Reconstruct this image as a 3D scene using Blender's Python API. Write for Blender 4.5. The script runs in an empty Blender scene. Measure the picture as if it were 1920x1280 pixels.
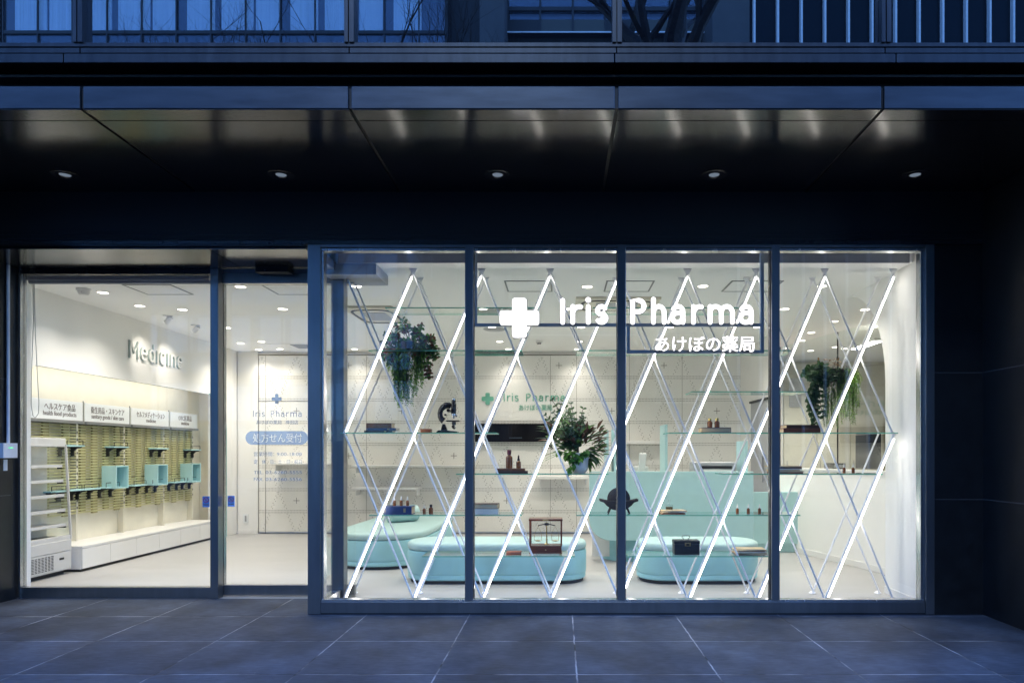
import bpy, bmesh, math, random
from mathutils import Vector, Matrix
R = math.radians
PI = math.pi
rnd = random.Random(7)
scene = bpy.context.scene
COL = scene.collection

# ------------------------------------------------------------------ camera, sky, sun, exposure
CAM_Y, CAM_H, FPX, VX, VY = -5.9, 1.4, 1280.0, 1050.0, 848.0
cd = bpy.data.cameras.new('camera')
cd.lens, cd.sensor_width = 24.0, 36.0
cd.shift_x, cd.shift_y = (960 - VX) / 1920.0, (VY - 640) / 1920.0
cd.clip_start, cd.clip_end = 0.05, 800
cam = bpy.data.objects.new('camera', cd); COL.objects.link(cam)
cam.location = (0, CAM_Y, CAM_H); cam.rotation_euler = (R(90), 0, 0)
scene.camera = cam

world = bpy.data.worlds.new('World'); scene.world = world
world.use_nodes = True
wn = world.node_tree; wn.nodes.clear()
sky = wn.nodes.new('ShaderNodeTexSky'); sky.sky_type = 'NISHITA'; sky.sun_disc = False
sky.sun_elevation = R(40); sky.sun_rotation = R(176); sky.ozone_density = 6.0; sky.air_density = 1.0; sky.dust_density = 0.3
tint = wn.nodes.new('ShaderNodeMix'); tint.data_type = 'RGBA'; tint.blend_type = 'MULTIPLY'; tint.inputs[0].default_value = 1.0
tint.inputs[7].default_value = (0.46, 0.66, 0.95, 1)        # camera white balance set for the warm lamps
bg = wn.nodes.new('ShaderNodeBackground'); bg.inputs[1].default_value = 0.15
wo = wn.nodes.new('ShaderNodeOutputWorld')
wn.links.new(sky.outputs[0], tint.inputs[6]); wn.links.new(tint.outputs[2], bg.inputs[0]); wn.links.new(bg.outputs[0], wo.inputs[0])

sl = bpy.data.lights.new('sun', 'SUN'); sl.energy = 0.20; sl.angle = R(9); sl.color = (0.58, 0.76, 1.0)     # last blue light from over the roofs across the street
so = bpy.data.objects.new('sun', sl); COL.objects.link(so); so.location = (0, -10, 20)
so.rotation_euler = Vector((0.07, math.cos(R(45)), -math.sin(R(45)))).to_track_quat('-Z', 'Y').to_euler()

scene.view_settings.view_transform = 'Standard'
scene.view_settings.look = 'None'
scene.view_settings.exposure = 2.6
scene.view_settings.gamma = 1.0
scene.cycles.use_denoising = True
scene.cycles.use_adaptive_sampling = False
scene.cycles.use_light_tree = True
scene.cycles.max_bounces = 10
scene.cycles.diffuse_bounces = 6
scene.cycles.glossy_bounces = 5
scene.cycles.transparent_max_bounces = 24
scene.cycles.sample_clamp_indirect = 2.5
scene.cycles.caustics_reflective = False
scene.cycles.caustics_refractive = False

# ------------------------------------------------------------------ pixel helpers (2D layout of the photo -> metres at a known depth)
def X(px, Y): return (px - VX) * (Y - CAM_Y) / FPX
def H(py, Y): return CAM_H - (py - VY) * (Y - CAM_Y) / FPX

# ------------------------------------------------------------------ materials
def srgb(r, g, b):
    f = lambda c: (c / 255 / 12.92) if c / 255 <= 0.04045 else ((c / 255 + 0.055) / 1.055) ** 2.4
    return (f(r), f(g), f(b))
def new_mat(name):
    m = bpy.data.materials.new(name); m.use_nodes = True
    nt = m.node_tree; nt.nodes.clear()
    out = nt.nodes.new('ShaderNodeOutputMaterial')
    return m, nt, out
def N(nt, typ, **kw):
    n = nt.nodes.new(typ)
    for k, v in kw.items(): setattr(n, k, v)
    return n
def math_node(nt, op, a, b=None, c=None):
    n = nt.nodes.new('ShaderNodeMath'); n.operation = op
    for i, v in enumerate((a, b, c)):
        if v is None: continue
        if hasattr(v, 'is_linked') or hasattr(v, 'links'): nt.links.new(v, n.inputs[i])
        else: n.inputs[i].default_value = v
    return n.outputs[0]
def pm(name, rgb, rough=0.5, metal=0.0, var=0.10, scale=6.0, bump=0.0, bscale=60.0, rvar=0.08, spec=0.5, stretch=(1, 1, 1), alpha_trans=0.0, coat=0.0, sheen=0.0):
    m, nt, out = new_mat(name)
    tc = N(nt, 'ShaderNodeTexCoord'); mp = N(nt, 'ShaderNodeMapping'); mp.inputs['Scale'].default_value = stretch
    nt.links.new(tc.outputs['Object'], mp.inputs[0])
    nz = N(nt, 'ShaderNodeTexNoise'); nz.inputs['Scale'].default_value = scale; nz.inputs['Detail'].default_value = 6; nz.inputs['Roughness'].default_value = 0.6
    nt.links.new(mp.outputs[0], nz.inputs['Vector'])
    rp = N(nt, 'ShaderNodeValToRGB')
    rp.color_ramp.elements[0].position = 0.3; rp.color_ramp.elements[1].position = 0.7
    rp.color_ramp.elements[0].color = tuple(c * (1 - var) for c in rgb) + (1,)
    rp.color_ramp.elements[1].color = tuple(min(1, c * (1 + var)) for c in rgb) + (1,)
    nt.links.new(nz.outputs[0], rp.inputs[0])
    p = N(nt, 'ShaderNodeBsdfPrincipled')
    nt.links.new(rp.outputs[0], p.inputs['Base Color'])
    p.inputs['Metallic'].default_value = metal
    p.inputs['Specular IOR Level'].default_value = spec
    p.inputs['Coat Weight'].default_value = coat
    if sheen:
        p.inputs['Sheen Weight'].default_value = sheen
    mr = N(nt, 'ShaderNodeMapRange'); mr.inputs['To Min'].default_value = max(0.02, rough - rvar); mr.inputs['To Max'].default_value = min(1, rough + rvar)
    nt.links.new(nz.outputs[0], mr.inputs[0]); nt.links.new(mr.outputs[0], p.inputs['Roughness'])
    if bump:
        n2 = N(nt, 'ShaderNodeTexNoise'); n2.inputs['Scale'].default_value = bscale; n2.inputs['Detail'].default_value = 4
        nt.links.new(mp.outputs[0], n2.inputs['Vector'])
        b = N(nt, 'ShaderNodeBump'); b.inputs['Strength'].default_value = bump; b.inputs['Distance'].default_value = 0.01
        nt.links.new(n2.outputs[0], b.inputs['Height']); nt.links.new(b.outputs[0], p.inputs['Normal'])
    if alpha_trans:
        tr = N(nt, 'ShaderNodeBsdfTranslucent'); nt.links.new(rp.outputs[0], tr.inputs[0])
        mx = N(nt, 'ShaderNodeMixShader'); mx.inputs[0].default_value = alpha_trans
        nt.links.new(p.outputs[0], mx.inputs[1]); nt.links.new(tr.outputs[0], mx.inputs[2]); nt.links.new(mx.outputs[0], out.inputs[0])
    else:
        nt.links.new(p.outputs[0], out.inputs[0])
    m.diffuse_color = (*rgb, 1)
    return m
def emit(name, rgb, strength):
    m, nt, out = new_mat(name)
    e = N(nt, 'ShaderNodeEmission'); e.inputs[0].default_value = (*rgb, 1); e.inputs[1].default_value = strength
    nt.links.new(e.outputs[0], out.inputs[0])
    return m
def glass(name, tintc=(1, 1, 1), f0=0.04, fmul=0.96, gtint=(1, 1, 1), rough=0.0, wave=0.0, under=None):
    """clear or coated sheet glass: see-through (or over a dark body) with an angle-dependent mirror reflection"""
    m, nt, out = new_mat(name)
    g = N(nt, 'ShaderNodeNewGeometry')
    dp = N(nt, 'ShaderNodeVectorMath', operation='DOT_PRODUCT')
    nt.links.new(g.outputs['Incoming'], dp.inputs[0]); nt.links.new(g.outputs['Normal'], dp.inputs[1])
    c = math_node(nt, 'ABSOLUTE', dp.outputs['Value'])
    inv = math_node(nt, 'SUBTRACT', 1.0, c)
    p5 = math_node(nt, 'POWER', inv, 5.0)
    f = math_node(nt, 'MULTIPLY_ADD', p5, fmul, f0)
    gl = N(nt, 'ShaderNodeBsdfGlossy'); gl.inputs['Roughness'].default_value = rough; gl.inputs['Color'].default_value = (*gtint, 1)
    if wave:
        tc = N(nt, 'ShaderNodeTexCoord')
        nz = N(nt, 'ShaderNodeTexNoise'); nz.inputs['Scale'].default_value = 0.35; nz.inputs['Detail'].default_value = 0
        nt.links.new(tc.outputs['Object'], nz.inputs['Vector'])
        b = N(nt, 'ShaderNodeBump'); b.inputs['Strength'].default_value = wave; b.inputs['Distance'].default_value = 0.1
        nt.links.new(nz.outputs[0], b.inputs['Height']); nt.links.new(b.outputs[0], gl.inputs['Normal'])
    if under is None:
        t = N(nt, 'ShaderNodeBsdfTransparent'); t.inputs[0].default_value = (*tintc, 1)
    else:
        t = N(nt, 'ShaderNodeBsdfDiffuse'); t.inputs[0].default_value = (*under, 1)
    mx = N(nt, 'ShaderNodeMixShader')
    nt.links.new(f, mx.inputs[0]); nt.links.new(t.outputs[0], mx.inputs[1]); nt.links.new(gl.outputs[0], mx.inputs[2])
    nt.links.new(mx.outputs[0], out.inputs[0])
    return m
def paving_mat():
    m, nt, out = new_mat('slate_paving')
    tc = N(nt, 'ShaderNodeTexCoord')
    wob = N(nt, 'ShaderNodeTexNoise'); wob.inputs['Scale'].default_value = 9; wob.inputs['Detail'].default_value = 3
    nt.links.new(tc.outputs['Object'], wob.inputs['Vector'])
    sp = N(nt, 'ShaderNodeSeparateXYZ'); nt.links.new(tc.outputs['Object'], sp.inputs[0])
    wv = math_node(nt, 'MULTIPLY_ADD', wob.outputs[0], 0.012, -0.006)
    def cell(axis, size, off):
        a = math_node(nt, 'DIVIDE', math_node(nt, 'ADD', math_node(nt, 'ADD', axis, wv), off), size)
        fl = math_node(nt, 'FLOOR', a)
        d = math_node(nt, 'ABSOLUTE', math_node(nt, 'SUBTRACT', math_node(nt, 'SUBTRACT', a, fl), 0.5))
        return fl, math_node(nt, 'MULTIPLY', math_node(nt, 'SUBTRACT', 0.5, d), size)     # distance to the joint
    fx, dx = cell(sp.outputs[0], 0.888, -0.106)
    fy, dy = cell(sp.outputs[1], 0.762, 0.063)
    d = math_node(nt, 'MINIMUM', dx, dy)
    joint = math_node(nt, 'LESS_THAN', d, 0.005)
    edge = N(nt, 'ShaderNodeMapRange'); nt.links.new(d, edge.inputs[0]); edge.inputs['From Max'].default_value = 0.02
    cb = N(nt, 'ShaderNodeCombineXYZ'); nt.links.new(fx, cb.inputs[0]); nt.links.new(fy, cb.inputs[1])
    wnz = N(nt, 'ShaderNodeTexWhiteNoise'); wnz.noise_dimensions = '3D'; nt.links.new(cb.outputs[0], wnz.inputs['Vector'])
    n1 = N(nt, 'ShaderNodeTexNoise'); n1.inputs['Scale'].default_value = 3.0; n1.inputs['Detail'].default_value = 10; n1.inputs['Roughness'].default_value = 0.72
    nt.links.new(tc.outputs['Object'], n1.inputs['Vector'])
    n3 = N(nt, 'ShaderNodeTexNoise'); n3.inputs['Scale'].default_value = 45; n3.inputs['Detail'].default_value = 5
    mp3 = N(nt, 'ShaderNodeMapping'); mp3.inputs['Scale'].default_value = (0.25, 1, 1); nt.links.new(tc.outputs['Object'], mp3.inputs[0]); nt.links.new(mp3.outputs[0], n3.inputs['Vector'])
    v = math_node(nt, 'ADD', math_node(nt, 'MULTIPLY', n1.outputs[0], 0.75), math_node(nt, 'MULTIPLY_ADD', wnz.outputs[0], 0.12, -0.02))
    v = math_node(nt, 'ADD', v, math_node(nt, 'MULTIPLY', n3.outputs[0], 0.42))
    rp = N(nt, 'ShaderNodeValToRGB'); rp.color_ramp.elements[0].position = 0.42; rp.color_ramp.elements[1].position = 0.86
    rp.color_ramp.elements[0].color = (0.025, 0.031, 0.043, 1); rp.color_ramp.elements[1].color = (0.078, 0.093, 0.122, 1)
    nt.links.new(v, rp.inputs[0])
    # trodden blotches, pale scuffs and specks
    n4 = N(nt, 'ShaderNodeTexNoise'); n4.inputs['Scale'].default_value = 1.3; n4.inputs['Detail'].default_value = 9; n4.inputs['Roughness'].default_value = 0.65
    nt.links.new(tc.outputs['Object'], n4.inputs['Vector'])
    r4 = N(nt, 'ShaderNodeMapRange'); r4.inputs['From Min'].default_value = 0.38; r4.inputs['From Max'].default_value = 0.62; r4.inputs['To Min'].default_value = 0.62; r4.inputs['To Max'].default_value = 1.25
    nt.links.new(n4.outputs[0], r4.inputs[0])
    n5 = N(nt, 'ShaderNodeTexVoronoi'); n5.inputs['Scale'].default_value = 7.0; nt.links.new(tc.outputs['Object'], n5.inputs['Vector'])
    speck = math_node(nt, 'MULTIPLY', math_node(nt, 'LESS_THAN', n5.outputs['Distance'], 0.035), math_node(nt, 'GREATER_THAN', n4.outputs[0], 0.53))
    blot = N(nt, 'ShaderNodeMix'); blot.data_type = 'RGBA'; blot.blend_type = 'MULTIPLY'; blot.inputs[0].default_value = 1.0
    nt.links.new(rp.outputs[0], blot.inputs[6]); nt.links.new(r4.outputs[0], blot.inputs[7])
    spk = N(nt, 'ShaderNodeMix'); spk.data_type = 'RGBA'; nt.links.new(math_node(nt, 'MULTIPLY', speck, 0.5), spk.inputs[0]); nt.links.new(blot.outputs[2], spk.inputs[6]); spk.inputs[7].default_value = (0.22, 0.22, 0.23, 1)
    # broken pale grout: bright salt stains in places, dark gaps elsewhere
    n2 = N(nt, 'ShaderNodeTexNoise'); n2.inputs['Scale'].default_value = 2.6; n2.inputs['Detail'].default_value = 6
    nt.links.new(tc.outputs['Object'], n2.inputs['Vector'])
    gr = N(nt, 'ShaderNodeValToRGB'); gr.color_ramp.elements[0].position = 0.4; gr.color_ramp.elements[1].position = 0.62
    gr.color_ramp.elements[0].color = (0.02, 0.02, 0.022, 1); gr.color_ramp.elements[1].color = (0.34, 0.34, 0.36, 1)
    nt.links.new(n2.outputs[0], gr.inputs[0])
    mx = N(nt, 'ShaderNodeMix'); mx.data_type = 'RGBA'
    nt.links.new(joint, mx.inputs[0]); nt.links.new(spk.outputs[2], mx.inputs[6]); nt.links.new(gr.outputs[0], mx.inputs[7])
    p = N(nt, 'ShaderNodeBsdfPrincipled'); nt.links.new(mx.outputs[2], p.inputs['Base Color'])
    rr = N(nt, 'ShaderNodeMapRange'); rr.inputs['To Min'].default_value = 0.55; rr.inputs['To Max'].default_value = 0.8; p.inputs['Specular IOR Level'].default_value = 0.25
    nt.links.new(n1.outputs[0], rr.inputs[0]); nt.links.new(rr.outputs[0], p.inputs['Roughness'])
    b = N(nt, 'ShaderNodeBump'); b.inputs['Strength'].default_value = 0.35; b.inputs['Distance'].default_value = 0.006
    hh = math_node(nt, 'ADD', edge.outputs[0], math_node(nt, 'MULTIPLY', n3.outputs[0], 0.5))
    nt.links.new(hh, b.inputs['Height']); nt.links.new(b.outputs[0], p.inputs['Normal'])
    nt.links.new(p.outputs[0], out.inputs[0])
    return m

MAT = {}
MAT['paving'] = paving_mat()
MAT['asphalt'] = pm('asphalt', (0.05, 0.05, 0.053), 0.7, var=0.25, scale=30, bump=0.3)
MAT['stone'] = pm('kerb_stone', (0.25, 0.25, 0.26), 0.7, var=0.15, scale=12)
MAT['dark_metal'] = pm('dark_bronze_panel', (0.017, 0.018, 0.021), 0.24, 0.0, var=0.15, scale=2.0, rvar=0.04, spec=0.62)
MAT['soffit'] = pm('dark_soffit_panel', (0.010, 0.011, 0.014), 0.15, 0.0, var=0.12, scale=1.5, rvar=0.03, spec=0.62)
MAT['header'] = pm('dark_header_panel', (0.010, 0.011, 0.014), 0.5, 0.0, var=0.12, scale=1.5, rvar=0.05, spec=0.5)
MAT['black'] = pm('black_recess', (0.006, 0.006, 0.007), 0.6, var=0.1)
MAT['fascia'] = pm('fascia_metal', (0.060, 0.066, 0.076), 0.36, 0.85, var=0.14, scale=5, rvar=0.05, stretch=(0.5, 1, 3))
MAT['sill_metal'] = pm('sill_metal', (0.038, 0.041, 0.046), 0.38, 0.85, var=0.2, scale=6, rvar=0.06, stretch=(3, 1, 0.4))
MAT['steel'] = pm('brushed_steel', (0.25, 0.255, 0.265), 0.30, 0.9, var=0.08, scale=14, rvar=0.04, stretch=(1, 1, 0.08))
MAT['steel_light'] = pm('hairline_steel', (0.48, 0.49, 0.50), 0.26, 0.95, var=0.08, scale=14, rvar=0.05, stretch=(1, 1, 0.08))
MAT['sign_frame'] = pm('steel_blue_reflection', (0.30, 0.36, 0.43), 0.4, var=0.04)  # steel sign bar: its blue sky reflection is put into the flat colour
MAT['gasket'] = pm('rubber_gasket', (0.012, 0.012, 0.013), 0.5)
MAT['stone_black'] = pm('black_stone_cladding', (0.010, 0.0105, 0.012), 0.32, 0.0, var=0.3, scale=7, rvar=0.06, spec=0.45)
MAT['stone_joint'] = pm('cladding_joint', (0.075, 0.08, 0.092), 0.5)
MAT['glass'] = glass('clear_sheet_glass', (0.985, 0.992, 0.988), 0.033, 0.9)
MAT['glass_part'] = glass('partition_glass', (0.96, 0.985, 0.97), 0.10, 0.9)
MAT['glass_shelf'] = glass('shelf_glass', (0.955, 0.985, 0.97), 0.05, 0.9)
MAT['glass_edge'] = pm('green_glass_edge', (0.12, 0.42, 0.34), 0.12, var=0.2, scale=9, alpha_trans=0.5)
MAT['glass_small'] = glass('thin_clear_glass', (0.93, 0.94, 0.93), 0.06, 0.9)
MAT['glass_up'] = glass('coated_office_glass', (0, 0, 0), 0.38, 0.4, (0.86, 0.93, 1.0), under=(0.006, 0.007, 0.01))
MAT['glass_opp'] = glass('blue_office_glass', (0.88, 0.92, 0.96), 0.08, 0.7, (0.8, 0.9, 1.0))
MAT['glass_opp_dark'] = glass('dark_office_glass', (0, 0, 0), 0.008, 0.2, (0.8, 0.9, 1.0), wave=0.5, under=(0.008, 0.014, 0.018))
MAT['white_wall'] = pm('white_plaster', (0.86, 0.85, 0.825), 0.75, var=0.02, scale=3, bump=0.03, bscale=220)
MAT['ceil'] = pm('white_ceiling_paint', (0.88, 0.875, 0.86), 0.8, var=0.015, scale=2)
MAT['header_grey'] = pm('grey_bulkhead', (0.38, 0.40, 0.43), 0.6, var=0.03)
MAT['floor_in'] = pm('grey_vinyl_floor', (0.39, 0.385, 0.38), 0.42, var=0.07, scale=2.2, rvar=0.08, stretch=(0.5, 2.0, 1))
MAT['panel'] = pm('white_perforated_steel', (0.84, 0.825, 0.785), 0.5, var=0.02, scale=2)
MAT['hole'] = pm('perforation_dark', (0.19, 0.175, 0.15), 0.7)
MAT['joint'] = pm('panel_joint_dark', (0.36, 0.34, 0.31), 0.7)
MAT['white'] = pm('white_lacquer', (0.80, 0.79, 0.77), 0.35, var=0.02)
MAT['fridge'] = pm('pale_grey_enamel', (0.58, 0.575, 0.56), 0.4, var=0.02)
MAT['rod'] = pm('white_painted_tube', (0.90, 0.91, 0.93), 0.35, var=0.03)
MAT['cream'] = pm('cream_plastic', (0.74, 0.70, 0.58), 0.5, var=0.03)
MAT['mint'] = pm('mint_laminate', (0.42, 0.65, 0.67), 0.42, var=0.03)
MAT['mint_fab'] = pm('mint_leatherette', (0.30, 0.57, 0.62), 0.48, var=0.05, scale=5, bump=0.10, bscale=160)  # bench sides: bluish skylight is put into this colour, the seat stays paler
MAT['mint_top'] = pm('mint_leatherette_seat', (0.37, 0.54, 0.535), 0.5, var=0.04, scale=5, bump=0.10, bscale=160)
MAT['mint_shelf'] = pm('mint_steel', (0.42, 0.66, 0.68), 0.4, var=0.03)
MAT['mint_trim'] = pm('mint_edge_trim', (0.22, 0.50, 0.47), 0.45, var=0.03)
MAT['letter_side'] = pm('grey_green_letter_side', (0.36, 0.44, 0.42), 0.5, var=0.03)
MAT['green_sign'] = pm('green_sign_paint', (0.16, 0.46, 0.34), 0.5, var=0.03)
MAT['olive'] = pm('olive_translucent_slat', (0.70, 0.67, 0.38), 0.35, var=0.12, scale=9, alpha_trans=0.35)
MAT['olive_dark'] = pm('olive_fin', (0.40, 0.36, 0.16), 0.45, var=0.15, scale=9)
MAT['board'] = pm('cream_backboard', (0.80, 0.76, 0.64), 0.6, var=0.04)
MAT['black_metal'] = pm('black_steel', (0.012, 0.012, 0.013), 0.4, var=0.15)
MAT['grey_metal'] = pm('grey_steel', (0.24, 0.25, 0.25), 0.45, 0.5, var=0.05)
MAT['grey_plastic'] = pm('grey_plastic', (0.40, 0.41, 0.43), 0.5, var=0.05)
MAT['sign_face'] = pm('white_acrylic', (0.86, 0.88, 0.88), 0.35, var=0.01, alpha_trans=0.2)
MAT['ink'] = pm('brown_ink', (0.10, 0.075, 0.06), 0.6)
MAT['film_blue'] = pm('blue_window_film', (0.42, 0.58, 0.97), 0.5, var=0.02, alpha_trans=0.5)
def film(name, tintc, dif, k):
    m, nt, out = new_mat(name)
    t = N(nt, 'ShaderNodeBsdfTransparent'); t.inputs[0].default_value = (*tintc, 1)
    d = N(nt, 'ShaderNodeBsdfDiffuse'); d.inputs[0].default_value = (*dif, 1)
    mx = N(nt, 'ShaderNodeMixShader'); mx.inputs[0].default_value = k
    nt.links.new(t.outputs[0], mx.inputs[1]); nt.links.new(d.outputs[0], mx.inputs[2]); nt.links.new(mx.outputs[0], out.inputs[0])
    return m
MAT['film_blue'] = film('blue_window_film', (0.70, 0.83, 1.0), (0.55, 0.72, 1.0), 0.28)
MAT['film_band'] = film('blue_band_film', (0.52, 0.70, 1.0), (0.40, 0.58, 1.0), 0.28)
MAT['sticker_blue'] = film('blue_sticker', (0.38, 0.62, 1.0), (0.20, 0.45, 1.0), 0.35)
MAT['sticker_red'] = pm('dark_red_ring', (0.22, 0.02, 0.07), 0.45)
MAT['sticker_white'] = film('pale_sticker_disc', (0.85, 0.92, 1.0), (0.6, 0.75, 1.0), 0.3)
MAT['tv'] = pm('black_screen', (0.006, 0.006, 0.008), 0.12, spec=0.15, rvar=0.02)
MAT['wood'] = pm('mahogany_wood', (0.16, 0.045, 0.018), 0.3, var=0.35, scale=14, rvar=0.05, stretch=(1, 1, 6), coat=0.3)
MAT['brass'] = pm('aged_brass', (0.55, 0.40, 0.17), 0.3, 1.0, var=0.15, scale=30)
MAT['iron'] = pm('dark_cast_iron', (0.018, 0.014, 0.012), 0.55, 0.0, var=0.4, scale=40, bump=0.2, bscale=150)
MAT['enamel_black'] = pm('black_enamel', (0.007, 0.008, 0.009), 0.28, var=0.2)
MAT['chrome'] = pm('worn_chrome', (0.55, 0.56, 0.58), 0.2, 1.0)
MAT['leather_black'] = pm('black_leather', (0.012, 0.013, 0.014), 0.4, var=0.3, scale=40, bump=0.3, bscale=200)
MAT['amber'] = pm('amber_glass', (0.26, 0.085, 0.022), 0.08, var=0.25, scale=20, spec=0.7, alpha_trans=0.35)
MAT['cap_black'] = pm('black_cap', (0.012, 0.010, 0.010), 0.4)
MAT['cap_red'] = pm('dark_red_cap', (0.13, 0.015, 0.03), 0.4)
MAT['cap_white'] = pm('white_dropper', (0.78, 0.77, 0.74), 0.35)
MAT['cap_gold'] = pm('gold_cap', (0.62, 0.45, 0.16), 0.25, 0.9)
MAT['bk_brown'] = pm('brown_leather_cover', (0.15, 0.055, 0.022), 0.5, var=0.25, scale=25)
MAT['bk_dkbrown'] = pm('dark_brown_cover', (0.065, 0.03, 0.017), 0.55, var=0.3, scale=25)
MAT['bk_blue'] = pm('navy_cloth_cover', (0.016, 0.035, 0.11), 0.6, var=0.15, scale=40)
MAT['bk_black'] = pm('black_cloth_cover', (0.012, 0.014, 0.022), 0.6, var=0.2, scale=40)
MAT['bk_red'] = pm('red_brown_cover', (0.20, 0.06, 0.032), 0.5, var=0.25, scale=25)
MAT['pages'] = pm('aged_paper', (0.58, 0.44, 0.26), 0.8, var=0.18, scale=14, stretch=(1, 1, 30))
MAT['pages_white'] = pm('pale_paper', (0.70, 0.64, 0.52), 0.8, var=0.10, scale=14, stretch=(1, 1, 30))
MAT['gold_leaf'] = pm('gilt_print', (0.5, 0.38, 0.16), 0.4, 0.6)
MAT['pot'] = pm('pale_concrete_pot', (0.66, 0.63, 0.58), 0.7, var=0.08, scale=14, bump=0.08)
MAT['soil'] = pm('potting_soil', (0.03, 0.022, 0.015), 0.9, var=0.3, scale=40)
def leafm(n, c, v=0.35): return pm(n, c, 0.42, var=v, scale=25, alpha_trans=0.35)
MAT['lf_dark'] = leafm('dark_green_leaf', (0.055, 0.12, 0.04))
MAT['lf_blue'] = leafm('grey_green_leaf', (0.11, 0.19, 0.09))
MAT['lf_mid'] = leafm('mid_green_leaf', (0.11, 0.26, 0.045))
MAT['lf_bright'] = leafm('bright_green_leaf', (0.20, 0.40, 0.05))
MAT['lf_lime'] = leafm('lime_green_leaf', (0.32, 0.50, 0.08))
MAT['lf_brown'] = leafm('bronze_leaf', (0.15, 0.075, 0.045))
MAT['lf_tan'] = leafm('tan_dried_leaf', (0.34, 0.22, 0.11))
MAT['lf_pale'] = leafm('pale_silver_leaf', (0.22, 0.30, 0.22))
MAT['stem'] = pm('green_stem', (0.07, 0.08, 0.035), 0.6)
MAT['bark'] = pm('dark_bark', (0.045, 0.038, 0.032), 0.85, var=0.4, scale=12, bump=0.5, bscale=40)
MAT['concrete'] = pm('grey_concrete', (0.075, 0.077, 0.08), 0.8, var=0.12, scale=1.2)
MAT['opp_frame'] = pm('dark_window_frame', (0.015, 0.016, 0.018), 0.5)
MAT['opp_white'] = pm('white_facade_fin', (0.75, 0.76, 0.78), 0.5)
MAT['opp_dark'] = pm('dark_facade_panel', (0.018, 0.02, 0.022), 0.6, var=0.2, scale=0.7)
MAT['opp_olive'] = pm('khaki_facade_panel', (0.07, 0.07, 0.06), 0.6, var=0.1, scale=0.7)
MAT['curtain'] = pm('pale_pleated_curtain', (0.84, 0.85, 0.82), 0.8, var=0.15, scale=3.0, stretch=(6, 1, 0.05))
MAT['kick'] = pm('dark_toe_kick', (0.02, 0.021, 0.023), 0.6)
MAT['label_paper'] = pm('paper_label', (0.7, 0.7, 0.7), 0.7)
MAT['conduit'] = pm('pale_conduit_plastic', (0.70, 0.72, 0.78), 0.45)
MAT['yellow_wall'] = pm('cream_wall', (0.66, 0.61, 0.46), 0.7, var=0.03)
MAT['e_down'] = emit('downlight_glow', (1.0, 0.90, 0.76), 2.0)
MAT['e_rod'] = emit('rod_led_glow', (1.0, 0.94, 0.86), 2.3)
MAT['e_sign'] = emit('sign_led_glow', (1.0, 0.97, 1.0), 0.42)
MAT['e_cove'] = emit('cove_led_glow', (1.0, 0.96, 0.90), 2.8)
MAT['e_lin'] = emit('linear_lamp_glow', (1.0, 0.97, 0.92), 5.0)
MAT['e_lens_sheen'] = emit('unlit_lens_sheen', (0.62, 0.78, 1.0), 0.04)  # unlit soffit lenses: a faint bluish glow stands in for their reflection
MAT['e_led_green'] = emit('green_indicator', (0.1, 0.9, 0.3), 0.3)

for k in ('e_sign', 'e_down', 'e_lens_sheen', 'e_led_green'): MAT[k].cycles.emission_sampling = 'NONE'      # too small to light the place: the lamps beside them do
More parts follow.
